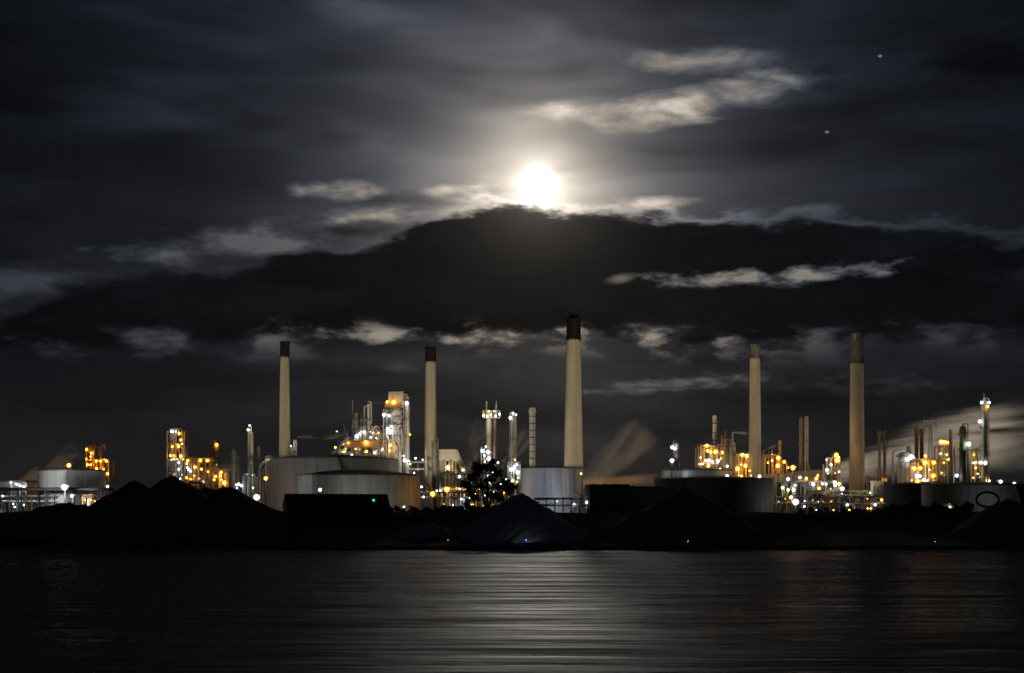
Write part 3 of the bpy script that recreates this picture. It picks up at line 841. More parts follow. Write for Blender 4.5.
unit('small orange-lit frame behind the low rounded spoil heap', 214, 229, 472, 1150, 3, 2, 'brown_steel', 10, 23,
     [(223, 472.5, 'o', 1.1), (217.5, 476.7, 'o', 1.1), (222.3, 476, 'o', 1.0), (216, 480, 'o', .9), (223, 480, 'o', .8), (226, 483, 'o', 1.8)], 3, 4)
column('pale short column of a pair left of the green-lamp column', 233.3, 1205, 3.4, 451, 'galv', (464,), rod=3)
column('greyer short column of a pair left of the green-lamp column', 237.3, 1215, 4.2, 455.5, 'steel', (463, 474))
column('pale tall column topped by two green-white lamps', 251.3, 1190, 4.0, 432, 'pale', (435, 458, 475), lamps=[(250.4, 425.7, 'g', .8), (249, 430, 'g', 1.2), (247.5, 475, 'g', 1.0), (253.8, 475, 'g', .9), (253.5, 488, 'y', .8)], rod=6)
unit('pale low frame round the foot of the green-lamp column', 244, 256, 476, 1170, 3, 2, 'pale', 9, 24, [(240.3, 484.5, 'w', 1.5), (243, 486, 'w', 1.1), (237.5, 485, 'w', .8), (238.5, 488, 'w', .8)], 2, 4, vm=('pale', 'galv'))
column('plain thin column right of the green-lamp column', 258.6, 1200, 3.0, 446, 'brown_steel', (), pipe=False)
t = Thing('pipe_loop', 'pale pipe loop standing beside the left edge of the large pale tank', 'pipe', 262, 1040)
t.tube('pipe', 'galv', [(260, gpy(1040)), (260, 466), (264, 462), (266.5, 462)], 0.9)
t.tube('pipe', 'steel', [(263, gpy(1040)), (263, 470), (265, 468)], 0.5)
mast('orange lamp on a mast at the left edge of the large pale tank', 266, 1020, 478.4, 'o', 1.5)
mm = mast('bright white floodlight at the right foot of the spoil heaps', 257, 960, 497.3, 'd', 1.9)
t = Thing('pipe_arch', 'low pipe arch above the spoil heaps', 'pipe', 194, 960)
t.tube('pipe', 'dark_steel', [(188.5, gpy(960)), (188.5, 482.5), (201, 482.5), (201, gpy(960))], 0.6)

# ------------------------------------------------------------------ cracker unit
t = Thing('cracking_unit', 'brightly lit cracking unit with orange deck above the large pale tank', 'process unit', 366, 1180)
gy = gpy(1180)
for x in (346, 353, 360, 367, 374, 381, 388):
    for d in (-9, 9): t.bar('post', 'galv', (x, gy), (x, 441), 0.5, 'box', dy=d)
for x0, x1 in zip((346, 353, 360, 367, 374, 381), (353, 360, 367, 374, 381, 388)):
    t.box('deck_panel', 'orange_clad', x0 + .15, x1 - .15, 442.2, 446.6, 0.6, dy=-9.8)
t.box('deck', 'steel', 345.5, 388.5, 446.8, 448.0, 20)
t.box('deck', 'steel', 345.5, 388.5, 441.0, 441.8, 20)
t.box('deck', 'steel', 335, 388.5, 455.0, 456.0, 20)
t.bar('handrail', 'galv', (345, 438.8), (389, 438.8), 0.2, 'box', dy=-10)
t.bar('handrail', 'galv', (334, 452.6), (389, 452.6), 0.2, 'box', dy=-10)
for x in np.arange(337, 388, 3.4): t.bar('rail_post', 'galv', (x, 455), (x, 452.6), 0.16, 'box', dy=-10)
t.bar('conveyor', 'galv', (333.5, 454.5), (350.5, 437.5), 0.9, 'box', dy=-11)
t.bar('mast', 'steel', (352.3, 441), (352.3, 400), 0.45, 'rod', dy=2)
t.vessel('vessel', 'pale', 356.5, 5.0, 412.2, 430, dy=3)
t.vessel('vessel', 'dark_steel', 361.2, 5.0, 412.5, 432, dy=-1)
t.vessel('vessel', 'galv', 358, 8, 428, 441, dy=0)
t.vessel('vessel', 'pale', 365.5, 5, 431, 441, dy=-3)
t.bar('riser', 'pale', (368.3, 441), (368.3, 404), 1.1, 'cyl', dy=0)
t.bar('riser', 'galv', (371.0, 441), (371.0, 405), 0.8, 'cyl', dy=1)
t.tube('pipe', 'galv', [(364.5, 441), (364.5, 406.5), (367, 406.5)], 0.7, dy=-2)
t.tube('pipe', 'pale', [(373, 441), (373, 426.5), (379, 426.5), (379, 441)], 0.7, dy=-3)
t.tube('pipe', 'pale', [(375, 438), (375, 434), (382.5, 434), (382.5, 439), (377.5, 439)], 0.8, dy=-6)
t.tube('pipe', 'galv', [(356, 441), (356, 434), (362, 434), (362, 441)], 0.6, dy=-7)
t.tube('vent_pipe', 'pale', [(371, 408), (371, 401.8), (368, 401.8)], 0.6, dy=-1)
t.box('deck', 'steel', 353, 373, 420, 420.7, 12)
t.box('deck', 'steel', 353, 373, 426, 426.7, 12)
for x in (354, 358, 362, 366): t.bar('post', 'steel', (x, 441), (x, 419), 0.28, 'box', dy=-5)
t.bar('brace', 'steel', (354, 440), (362, 427), 0.22, 'box', dy=-5)
t.bar('brace', 'steel', (348, 455), (360, 448), 0.22, 'box', dy=-9)
for i, (a, b) in enumerate(((338, 342), (345, 349), (356, 361), (363, 367), (375, 381), (383, 387))):
    t.vessel('pump', ('pale', 'galv')[i % 2], (a + b) / 2, b - a, 449.5, 455, dy=-4)
for i in range(9):
    x = 338 + i * 5.6
    t.tube('pipe', ('pale', 'galv', 'steel')[i % 3], [(x, 466), (x, 457.5), (x + 3, 457.5), (x + 3, 449)], 0.45, dy=-8 + (i % 3))
rg_ = random.Random(77)
for i in range(34):
    x = rg_.uniform(336, 386); y0 = rg_.uniform(449, 462) if i % 2 else rg_.uniform(424, 440); dx = rg_.choice((-1, 1)) * rg_.uniform(2, 6); h_ = rg_.uniform(3, 9)
    if i % 2 == 0 and not 352 < x < 386: x = rg_.uniform(353, 384)
    t.tube('pipe', rg_.choice(('pale', 'galv', 'steel', 'brown_steel')), [(x, y0 + h_), (x, y0), (x + dx, y0), (x + dx, y0 + rg_.uniform(2, 5))], rg_.uniform(.25, .5), dy=rg_.uniform(-10, -4))
for i in range(12):
    x = rg_.uniform(346, 386); t.bar('brace', 'steel', (x, 441 + rg_.uniform(-1, 1)), (x + rg_.uniform(-5, 5), 430 + rg_.uniform(-8, 4)), 0.18, 'box', dy=rg_.uniform(-8, 0))
for i in range(26):
    t.lamp(rg_.uniform(337, 386), rg_.choice((433, 438, 440, 450, 453, 458, 461)) + rg_.uniform(-1, 1), rg_.choice('wwoyo'), rg_.uniform(.28, .55), -11)
t.lamps([(367.5, 443.4, 'o', 1.8, -12), (350, 443.5, 'o', .8, -12), (358, 437, 'w', 1.5, -9), (365, 432.5, 'w', 1.4, -8), (361, 434.5, 'w', 1.0, -9), (372, 438, 'w', .9, -9), (344, 444, 'w', 1.6, -9),
         (353, 456, 'w', 1.4, -11), (337, 448, 'o', 1.0, -11), (376, 453, 'w', 1.1, -10), (346, 452, 'y', .8, -10), (368, 452, 'o', .9, -10), (383, 450.5, 'w', .8, -10)])
t = Thing('regenerator', 'tall pale regenerator vessel with orange-lit box head beside the cracking unit', 'vessel', 395, 1165)
gy = gpy(1165); rr = t.m(14.2) / 2
t.lathe('shell', 'galv', 395, gy, [(rr, 0), (rr, t.m(gy - 447)), (rr * .96, t.m(gy - 446)), (rr * .96, t.m(gy - 410)), (rr * .7, t.m(gy - 407))], n=32)
for py in (466, 457, 447.5, 441, 435.5, 429, 422, 417, 412): t.lathe('band', 'galv', 395, py, [(rr * 1.0, 0), (rr * 1.06, .2), (rr * 1.06, 1.0), (rr * 1.0, 1.2)], n=32)
t.ring(395, 408.5, rr * 1.05, h=2.4); t.ring(395, 436.5, rr * 0.98, h=1.6)
t.box('platform_house', 'brown_steel', 386, 404.5, 403.6, 408, 13)
for x in (391, 395.5, 400.8): t.box('head_panel', 'steel', x - 2.0, x + 2.0, 392.2, 403.4, 0.6, dy=-4.4)
t.box('head_box', 'steel', 390.6, 402.8, 392, 403.5, 8)
t.box('head_side', 'galv', 401.6, 403.2, 391.6, 403.5, 8.6)
for x in (384.2, 386.8): t.bar('post', 'galv', (x, gy), (x, 410), 0.35, 'box', dy=-6)
for i, py in enumerate(np.arange(412, 468, 4.0)):
    t.bar('stair_flight', 'steel', (384.2 if i % 2 else 386.8, py), (386.8 if i % 2 else 384.2, py + 4), 0.22, 'box', dy=-6.4)
for i in range(12):
    x = 388.5 + (i * 5.3) % 13; py = 411 + (i * 17) % 48
    t.tube('pipe', ('steel', 'pale', 'brown_steel')[i % 3], [(x, py + 12), (x, py), (x + (2.4 if i % 2 else -2.4), py), (x + (2.4 if i % 2 else -2.4), py - 4)], 0.35, dy=-8.6 - (i % 3) * .6)
for py in (418, 426, 440, 453, 461): t.box('walkway', 'galv', 387, 403.4, py, py + .5, 2.5, dy=-8)
for py in (414, 421, 429, 437, 445, 453): t.box('landing', 'steel', 383.6, 389, py, py + .6, 6, dy=-5)
t.tube('pipe', 'galv', [(390, 470), (390, 440), (387.5, 437), (387.5, 424)], 0.8, dy=-10)
t.tube('pipe', 'steel', [(400, gy), (400, 452), (403, 450), (403, 430)], 0.6, dy=-9)
t.lamps([(394.5, 403, 'o', 1.9, -9), (388, 402.6, 'o', 1.1, -8), (385, 415.5, 'w', 1.6, -9), (390, 416.5, 'w', 1.0, -10), (389.5, 430, 'w', 1.9, -12), (391.5, 433, 'w', 2.2, -14), (392.5, 427, 'w', .8, -11),
         (391.5, 446, 'o', 1.4, -12), (391, 451, 'o', .9, -12)])
column('slim banded column close beside the regenerator vessel', 407.2, 1160, 4.6, 396, 'galv', (402, 420, 437, 461), lamps=[(407, 403.5, 'w', 1.6), (405, 460.5, 'w', 1.7), (409, 461.5, 'w', 1.2), (404, 456, 'w', .8), (410.5, 464, 'y', .8), (410.3, 434.8, 'o', .7)])
pipe_rack('lit pipe rack between the slim banded column and second chimney', 408, 428, (462, 469), 1150, nb=3, lamps=[(416, 458.5, 'g', .9), (414.5, 473, 'w', .8), (423, 460, 'w', .7)])
t = stack('short vent stack at the foot of the leftmost chimney', 295, 1160, 3.4, 440, 'galv', (452,), lamps=[(291.5, 446, 'w', .6)])
stack('thinner vent pipe at the foot of the leftmost chimney', 291.8, 1158, 2.2, 447, 'pale')

# ------------------------------------------------------------------ between second chimney and ribbed tank
column('dark lattice-ringed column before the second chimney', 434.6, 1120, 5.0, 440, 'dark_steel', (443, 447, 455, 462, 470), rod=3)
stack('thin pale pipe stack left of the dark ringed column', 426.2, 1110, 1.8, 450, 'galv', ())
t = Thing('hopper_house', 'pale-roofed hopper house with conveyor sloping down its right side', 'building', 448, 1130)
gy = gpy(1130)
for i, x in enumerate((438.8, 442.5, 446.2, 449.9, 453.6)):
    t.box('wall_panel', 'pale', x, x + 3.6, 451, 461 - (i % 2) * 1.0, 0.6, dy=-7)
t.box('body', 'dark_steel', 438.8, 445, 457, gy, 12)
t.box('body', 'brown_steel', 449, 456.6, 461, gy, 10)
t.box('roof', 'pale', 438.2, 457.4, 449.8, 451, 15)
for x in (446, 449.5, 453, 456): t.bar('post', 'steel', (x, gy), (x, 452), 0.4, 'box', dy=-6.5)
t.bar('conveyor', 'pale', (455.8, 451.5), (466, 475.5), 1.9, 'box', dy=-9)
t.bar('conveyor_rail', 'steel', (457, 450.5), (467.2, 474.5), 0.25, 'box', dy=-11)
for py in (470, 478, 486): t.box('deck', 'steel', 445, 458, py, py + .6, 12)
t.lamps([(448.6, 467.8, 'y', 1.8, -10), (460, 477, 'w', 1.4, -11), (456, 473, 'o', .9, -11), (463.5, 470.5, 'y', .8, -12)])
unit('yellow-lit low frame behind the single tree', 440, 480, 474, 1080, 6, 3, 'steel', 14, 31,
     [(446, 489, 'o', .9), (441, 491, 'w', .8), (455, 492, 'o', .8), (462.5, 499, 'w', 1.3), (466.5, 491, 'o', .9), (437.5, 491, 'w', .9), (471, 487, 'w', .8), (476, 494, 'o', .7)], 7, 9, vm=('pale', 'galv', 'steel'))
pipe_rack('pale lit pipe rack low before the hopper house', 420, 482, (492, 497), 1010, nb=8, lamps=[(424, 497, 'w', .8), (470, 498, 'w', .8), (468, 503, 'y', .7), (422, 487, 'w', .9)])
mast('orange lamp on a pale pole in front of the hopper house', 447, 985, 489.5, 'o', 2.0, 'pale')
mast('orange lamp on a mast beside the corrugated tank', 432.8, 960, 494, 'o', 1.9)
t = Thing('stair_bridge', 'dark sloping stair gangway off the right side of the corrugated tank', 'gangway', 427, 965)
t.bar('stringer', 'dark_steel', (418.5, 476), (439, 497), 0.5, 'box', dy=-1)
t.bar('stringer', 'dark_steel', (418.5, 476), (439, 497), 0.5, 'box', dy=1)
t.bar('handrail', 'dark_steel', (418.5, 474), (439, 495), 0.2, 'box', dy=-1)
for x, y in ((425, 482.7), (432, 489.8), (438.5, 496.5)): t.bar('post', 'dark_steel', (x, gpy(965)), (x, y), 0.3, 'box')

# twin columns
t = Thing('twin_columns', 'pair of tall columns sharing a brightly lit top platform with two rods', 'column', 491, 1190, group='process columns')
gy = gpy(1190)
for x, w, m in ((488.7, 5.4, 'galv'), (494.8, 3.6, 'rust')):
    r = t.m(w) / 2
    t.lathe('shell', m, x, gy, [(r * 1.2, 0), (r, 5), (r, t.m(gy - 412)), (r * .4, t.m(gy - 410))], n=20)
    for py in (425, 434, 444): t.lathe('band', m, x, py, [(r, 0), (r * 1.12, .2), (r * 1.12, .8), (r, 1.0)], n=20)
t.box('platform', 'steel', 482.8, 500.2, 417.4, 418.3, 8)
t.box('platform', 'steel', 482.8, 500.2, 412.8, 413.6, 8)
for x in (483, 487, 491.5, 496, 500): t.bar('rail_post', 'galv', (x, 418), (x, 411), 0.25, 'box', dy=-4)
t.bar('handrail', 'galv', (482.8, 411.2), (500.2, 411.2), 0.2, 'box', dy=-4)
t.bar('rod', 'galv', (486.6, 412), (486.6, 401.2), 0.42); t.bar('rod', 'galv', (496.2, 412), (496.2, 401.2), 0.42)
for py in (452, 459, 465): t.box('landing', 'galv', 481, 492, py, py + .8, 7, dy=-3)
for x in (481.5, 484.5): t.bar('post', 'galv', (x, gy), (x, 448), 0.4, 'box', dy=-6)
t.lamps([(484, 416, 'y', 1.1), (487.5, 417, 'w', 1.0), (491, 415.5, 'y', .9), (495.5, 416.5, 'w', 1.1), (499.5, 415, 'w', 1.0), (489, 411.8, 'y', .8), (494.5, 411.8, 'y', .6),
         (482.5, 451, 'w', 1.4), (488, 452.3, 'w', 1.8), (486, 447, 'y', .8), (489, 459, 'w', 1.9), (484.5, 456, 'w', 1.1), (495, 463.5, 'w', 1.6), (498, 463, 'y', 1.0), (485, 462, 'y', .9)], dy=-8)
column('tall grey column with white lamps at top and foot, right of the twin columns', 514, 1185, 5.6, 414, 'steel', (417, 440), lamps=[(510.3, 418, 'w', 1.5), (513, 413.6, 'w', 1.1), (516, 415, 'w', .8)])
unit('bright white-lit frame at the foot of the grey column by the tree', 508, 520, 464, 1150, 3, 3, 'galv', 9, 33,
     [(511.5, 469.8, 'w', 1.7), (514.3, 467.5, 'w', 1.6), (517.5, 472.7, 'w', 1.8), (516.7, 465, 'w', 1.2), (506, 479.5, 'g', .9), (512, 481, 'y', .9), (518, 478, 'y', .7), (513, 487, 'y', .8), (515, 460, 'o', .7)], 3, 4, vm=('pale', 'galv'))
unit('half-hidden white-lit frame right behind the single tree', 482, 507, 478, 1120, 4, 3, 'steel', 12, 34,
     [(485, 495.5, 'w', 1.1), (490, 483, 'w', .9), (495, 489, 'y', .8), (501, 484, 'w', .9), (504, 493, 'o', .8), (499, 498, 'w', .9), (488, 476, 'w', .8), (493, 473, 'w', .9)], 5, 6, vm=('pale', 'galv', 'steel'))
stack('pale banded stack with flared lip left of the thickest chimney', 532.4, 1180, 6.0, 408, 'galv', (417, 424, 431, 438, 445, 452, 459), 1.22)

# pipework under the ribbed tank
pipe_rack('dark pipe rack with pale pipes at the foot of the ribbed tank', 534, 592, (498.5, 505), 935, nb=7, pm=('galv', 'pale', 'steel'), r=0.7,
          lamps=[(574, 504, 'w', .6), (557, 501.5, 'w', .4)])
t = Thing('drain_vessel', 'small pale vertical vessel at the right foot of the ribbed tank', 'vessel', 589, 940)
t.vessel('shell', 'galv', 587, 4.6, 484, gpy(940)); t.vessel('shell', 'steel', 592, 3.4, 486, gpy(940), dy=3)
t.tube('pipe', 'pale', [(584, 500), (578, 493), (574, 493)], 0.5, dy=-3)
t.lamp(586.5, 502.5, 'w', .9, -4); t.lamp(589.5, 502.5, 'w', .6, -4)
t.lamp(581.5, 473.5, 'o', .8, 6)

# ------------------------------------------------------------------ long dark shed
t = Thing('long_shed', 'long low stepped dark shed behind the broad grey heap', 'shed', 640, 925)
gy = gpy(925)
for (xa, xb, yt, dep, npn) in ((589, 628, 484.4, 16, 4), (628, 664, 486.4, 14, 4), (664, 690, 490.5, 12, 3)):
    for k in range(npn):
        a = xa + (xb - xa) * k / npn; b = xa + (xb - xa) * (k + 1) / npn
        t.box('wall_panel', 'shed_dark', a + .06, b - .06, yt + 1.2, gy, 0.5, dy=-dep / 2 - 0.3)
    t.box('body', 'shed_dark', xa + .1, xb - .1, yt + 1.3, gy, dep)
    t.box('roof', 'roof_dark', xa - .5, xb + .3, yt, yt + 1.1, dep + 2)
    for x in np.arange(xa + 4, xb - 3, 11): t.box('roof_vent', 'roof_dark', x, x + 1.6, yt - 1.2, yt - .05, 2)
for x in (600, 646): t.box('door', 'dark_steel', x, x + 6, 500, gy, 0.4, dy=-9)

# ------------------------------------------------------------------ right half
column('stack with purple-white lamps above the pale low tank', 677.3, 1130, 5.0, 441.5, 'steel', (444, 452, 460), lamps=[(671.8, 447.5, 'p', 1.6), (674.3, 449, 'p', 1.0)], ladder=False)
mast('white lamp on a tall thin mast before the pale low tank', 671.8, 905, 460.8, 'w', 1.5)
t = Thing('pump_house', 'small pale pump house at the left edge of the pale low tank', 'building', 656.5, 1060)
t.box('wall', 'pale', 653.8, 659.5, 478, gpy(1060), 6); t.box('roof', 'roof_dark', 653.4, 659.9, 477, 478, 7)
unit('orange-lit furnace unit carrying a slim stack right of the purple lamps', 697, 722, 447, 1180, 5, 4, 'steel', 16, 41,
     [(705.3, 446.3, 'o', 1.5), (706, 451.3, 'o', 1.5), (709, 452.5, 'o', 1.2), (713.5, 452.5, 'o', 1.8), (720.5, 453, 'o', 1.4), (719.3, 459, 'o', 1.0), (704, 461, 'o', 1.3), (706.8, 461, 'w', 1.8), (716.2, 461.5, 'w', 1.6),
      (707, 466.5, 'o', 1.4), (711, 462, 'w', .9), (699, 458, 'y', .8), (718.5, 469, 'y', .7), (719.5, 475.5, 'w', 1.0)], 7, 8, vm=('pale', 'galv', 'orange_clad'))
stack('slim pale stack rising from the orange-lit furnace unit', 714.6, 1188, 4.0, 415.5, 'pale', (424, 433, 441), 1.06)
column('dark column with cage top between furnace unit and slim chimney', 725.3, 1170, 5.4, 437.5, 'brown_steel', (440, 448, 462), lamps=[(726.7, 466.4, 'g', 1.0)], rod=7)
column('dark column with bent vent pipe left of the slim chimney', 733.0, 1160, 4.8, 441.5, 'steel', (447, 456, 466))
t = Thing('vent_pipe', 'thin bent vent pipe puffing steam left of the slim chimney', 'pipe', 733, 1165)
t.tube('pipe', 'steel', [(732.6, gpy(1165)), (732.6, 432.4), (735.5, 432.4)], 0.6)
unit('orange-lit frame against the left side of the slim chimney', 735, 750, 456, 1150, 4, 3, 'orange_clad', 12, 42,
     [(740.8, 455.3, 'o', 1.5), (745.2, 456.4, 'o', 1.6), (736, 469, 'o', 1.7), (743.8, 466.1, 'o', 1.6), (739.5, 465, 'y', .7), (740, 476.5, 'o', 1.0), (748, 471, 'o', .8)], 4, 6, vm=('orange_clad', 'pale', 'steel'))
mast('white lamp on a mast above the wide dark domed tank', 727, 1012, 476.2, 'd', 1.2)
mast('white lamp on a mast at the right end of the domed tank', 759.3, 1012, 476.5, 'w', 1.4)
unit('amber-lit frame with small stack right of the slim chimney', 763, 785, 457, 1200, 4, 3, 'orange_clad', 14, 43,
     [(776.3, 458.3, 'o', 1.8), (782.2, 462.2, 'o', 1.4), (775.7, 466, 'o', 1.8), (770, 461, 'y', .8), (786, 468, 'o', .7), (766, 463, 'o', .8)], 5, 6, vm=('orange_clad', 'steel', 'brown_steel'), steps=[455, 450, 457, 463])
stack('small amber-lit stack right of the slim chimney', 779.7, 1206, 3.2, 440.5, 'orange_clad', (446, 452), 1.1)
t = Thing('torch_nozzle', 'slanted nozzle blowing orange steam right beside the slim chimney', 'pipe', 763, 1190)
t.tube('pipe', 'steel', [(762.5, gpy(1190)), (762.5, 452), (764.5, 450.5)], 0.6)
mast('lone orange lamp on a mast left of the paired dark columns', 792.7, 1110, 467.8, 'o', 2.0)
column('brown left-hand one of the paired dark columns', 801.0, 1180, 3.6, 417, 'rust', (430, 445, 458), pipe=False)
column('grey right-hand one of the paired dark columns', 806.6, 1175, 4.0, 416, 'steel', (428, 442), pipe=False)
t = Thing('chute', 'triangular chute at the foot of the paired dark columns', 'chute', 809, 1160)
t.bar('chute_wall', 'brown_steel', (806, 462), (812, 476), 0.9, 'box'); t.bar('chute_wall', 'brown_steel', (805, 476), (812, 476.5), 0.8, 'box')
for x in (806.5, 811): t.bar('leg', 'brown_steel', (x, gpy(1160)), (x, 474), 0.4, 'box')

unit('long white-lit pump row left of the rightmost chimney', 774, 840, 483, 1075, 9, 2, 'steel', 16, 44,
     [(785.5, 479.3, 'w', 1.6), (797.3, 477.8, 'w', 1.7), (803.5, 478.8, 'o', 1.6), (813.5, 478.8, 'o', 1.8), (815, 475.8, 'o', 1.1), (810.4, 484.5, 'w', 1.8), (819.5, 484.2, 'w', 1.3), (823, 484.2, 'w', 1.2),
      (832, 482.8, 'w', 1.8), (832.2, 485.5, 'w', 1.6), (836, 484.2, 'o', 1.5), (816.5, 488.5, 'o', 1.4), (780, 488, 'g', 1.4), (785.6, 490, 'y', 1.3), (791, 489.7, 'w', 1.8), (792.5, 485.5, 'w', .9), (821, 493.2, 'y', .8), (830, 492.5, 'o', .9), (826, 492, 'y', .6)], 10, 12, vm=('steel', 'brown_steel', 'dark_steel'), lr=0.8)
mast('blue-white lamp on a mast at the left foot of the rightmost chimney', 841.8, 1000, 488.7, 'w', 1.7)
mast('small pale lamp on a mast above the brightest low floodlight', 790.8, 950, 497.4, 'y', 1.3)
mm = mast('brightest low floodlight on a mast amid the pipework, right half', 795.2, 930, 502, 'd', 1.9)
pipe_rack('dark pipe rack with bluish pipes before the rightmost chimney', 770, 884, (497, 503), 960, nb=13, pm=('steel', 'galv', 'dark_steel'), r=0.6,
          lamps=[(846, 505, 'w', .9), (848, 509.5, 'o', .9), (855, 509, 'w', .8), (873.5, 504.8, 'w', 1.0), (866, 508.5, 'o', .6), (869, 508.5, 'o', .6), (815, 510, 'g', .6), (832, 510, 'o', .5), (803, 506.5, 'w', .8), (880, 500, 'o', .9)])
pipe_rack('second pipe rack high behind the low floodlights, right half', 812, 880, (491, 495), 1030, nb=8, pm=('galv', 'dark_steel', 'steel'), r=0.7)
t = Thing('canopy_roof', 'long pale canopy roof above the pump row', 'canopy', 826, 1020)
vs_ = t.P(806, 494.5, -8); 
t.bar('ridge_sheet', 'galv', (806, 494), (838, 489.5), 0.7, 'box', dy=-6); t.bar('ridge_sheet', 'galv', (806, 494.2), (838, 489.7), 0.7, 'box', dy=-3)
for x in (808, 816, 824, 832, 838): t.bar('post', 'steel', (x, gpy(1020)), (x, 494 - (x - 806) * 0.14), 0.3, 'box', dy=-4.5)
unit('slender lamp-topped frame left of the rightmost chimney', 825, 838, 459, 1100, 4, 4, 'brown_steel', 10, 45,
     [(834.3, 455.3, 'o', 1.8), (835.3, 460.5, 'o', 2.0), (829, 465, 'g', 1.0), (825, 470.2, 'w', 1.5), (837, 472, 'y', .7), (824.7, 460, 'w', .7)], 5, 6, steps=[464, 460, 454, 458], vm=('steel', 'brown_steel', 'galv'))
unit('dim low frame behind the right foot of the rightmost chimney', 862, 884, 478, 1140, 4, 2, 'rust', 12, 46, [(868, 493, 'w', .9), (877, 490, 'o', .8), (882, 480, 'o', 1.9)], 4, 4)
t = Thing('fan_house', 'small pale-lit fan house right of the rightmost chimney', 'building', 876, 1020)
t.box('wall', 'pale', 872, 882, 482, gpy(1020), 8); t.box('roof', 'galv', 871.5, 882.5, 481, 482, 9)
for x in (873, 876.5, 880): t.box('louvre', 'dark_steel', x - 1, x + 1, 486, 492, 0.3, dy=-4.2)

# right cluster
stack('left stack of the brown pair beside the rightmost chimney', 879.7, 1130, 3.0, 430, 'rust', (440, 455), 1.35)
stack('right stack of the brown pair beside the rightmost chimney', 884.6, 1132, 3.0, 429.4, 'rust', (440, 455), 1.35)
stack('left stack of the brown pair above the domed silver vessel', 916.6, 1150, 3.8, 427.5, 'rust', (438, 448), 1.35)
stack('right stack of the brown pair above the domed silver vessel', 921.8, 1152, 3.8, 429, 'rust', (440, 450), 1.3)
t = Thing('domed_vessel', 'domed silver vessel with white lamp and big overhead pipe elbow', 'vessel', 905, 1120)
gy = gpy(1120)
t.vessel('shell', 'galv', 905, 12, 451, gy); t.vessel('cap_vessel', 'steel', 909.5, 5, 445.5, 453, dy=1)
t.tube('overhead_pipe', 'steel', [(891.3, gy), (891.3, 451), (904, 451)], 1.0, dy=-5)
t.ring(905, 457, t.m(6), h=2.0); t.ring(905, 468, t.m(6), h=2.0)
t.tube('pipe', 'galv', [(896, gy), (896, 462), (900, 460)], 0.7, dy=-6); t.tube('pipe', 'pale', [(913, gy), (913, 458), (909, 455)], 0.6, dy=-6)
t.lamps([(908.3, 457.4, 'w', 2.2, -9), (906, 458.5, 'w', 1.3, -9)])
unit('orange-lit heater frame in front of the brown stack pair', 908, 934, 462, 1090, 5, 3, 'brown_steel', 14, 51,
     [(911, 468.7, 'o', 1.6), (917, 468.5, 'o', 1.5), (921.5, 463, 'o', 1.8), (922, 456.5, 'o', 1.1), (930.3, 463, 'o', 1.6), (930, 476, 'o', 1.7), (914.3, 481.6, 'o', 1.6), (913.5, 476, 'w', 1.5), (916.5, 476.5, 'w', 1.4), (920.5, 479.8, 'w', 1.1), (926, 470, 'y', .6)], 7, 8, vm=('orange_clad', 'steel', 'pale'))
t = Thing('gantry_mast', 'thin pale goalpost-topped gantry mast among the right-hand stacks', 'mast', 930.3, 1200)
gy = gpy(1200)
for x in (928.9, 931.8): t.bar('leg', 'steel', (x, gy), (x, 422), 0.28, 'box')
for py in np.arange(428, 474, 5.5): t.bar('brace', 'steel', (928.9, py), (931.8, py + 4), 0.14, 'box')
t.bar('cross_beam', 'steel', (923.8, 423.8), (936.6, 423.8), 0.4, 'box'); t.bar('cross_beam', 'steel', (923.8, 421), (936.6, 421), 0.25, 'box')
for x in (924, 927, 933.5, 936.4): t.bar('hanger', 'steel', (x, 420.4), (x, 427.5 if x in (924, 936.4) else 424), 0.3, 'box')
unit('narrow amber-lit frame with lit crown among the right-hand stacks', 936.5, 947, 446, 1140, 3, 5, 'brown_steel', 10, 52,
     [(938.8, 442.4, 'o', 1.8), (942, 442.3, 'o', 1.3), (945, 443, 'o', 1.0), (938, 454, 'y', .8), (941, 463, 'o', .7), (944, 455, 'y', .7), (939, 473, 'y', .6)], 6, 7, vm=('pale', 'galv', 'steel'))
stack('dark plain stack right of the narrow amber-lit frame', 950.6, 1150, 3.2, 429.5, 'brown_steel', (440,), 1.08)
stack('pale thin pipe stack beside the dark plain stack', 954, 1120, 1.6, 447, 'steel', (), 1.05)
column('dark thick column with one green-white lamp, right cluster', 962.8, 1120, 7.0, 425.5, 'dark_steel', (435, 451, 474), lamps=[(966.8, 444.5, 'g', 2.1), (955, 475.7, 'w', 1.6)], rod=2)
unit('pale-lit tiered frame between dark thick column and tallest right column', 969.5, 978, 450, 1130, 3, 5, 'steel', 9, 53,
     [(972.5, 462.8, 'y', .9), (977.8, 462.9, 'w', 1.2), (973, 468, 'o', .8), (971.5, 455, 'o', .6), (975, 474, 'y', .6)], 6, 6, vm=('pale', 'galv', 'orange_clad'))
t = column('tallest right-hand column with spiked head and four white lamps', 984.2, 1125, 6.4, 400, 'steel', (405, 428, 447, 466), lamps=[(980, 403, 'w', 1.3), (987.3, 403, 'w', 1.2), (986, 406.8, 'o', 1.0), (978.2, 421.8, 'w', 1.5), (983.7, 463, 'w', 1.4), (987.5, 481, 'y', 1.0)], rod=6)
t.lathe('spike', 'steel', 984.2, 400, [(t.m(1.5), -1), (t.m(1.3), t.m(2)), (t.m(0.7), t.m(3)), (t.m(0.5), t.m(6.6))], n=10)
mast('left one of two white lamps on the rim of the largest dark tank', 1000, 990, 481.8, 'w', 1.5)
mast('right one of two white lamps on the rim of the largest dark tank', 1013.8, 990, 483.5, 'w', 1.3)

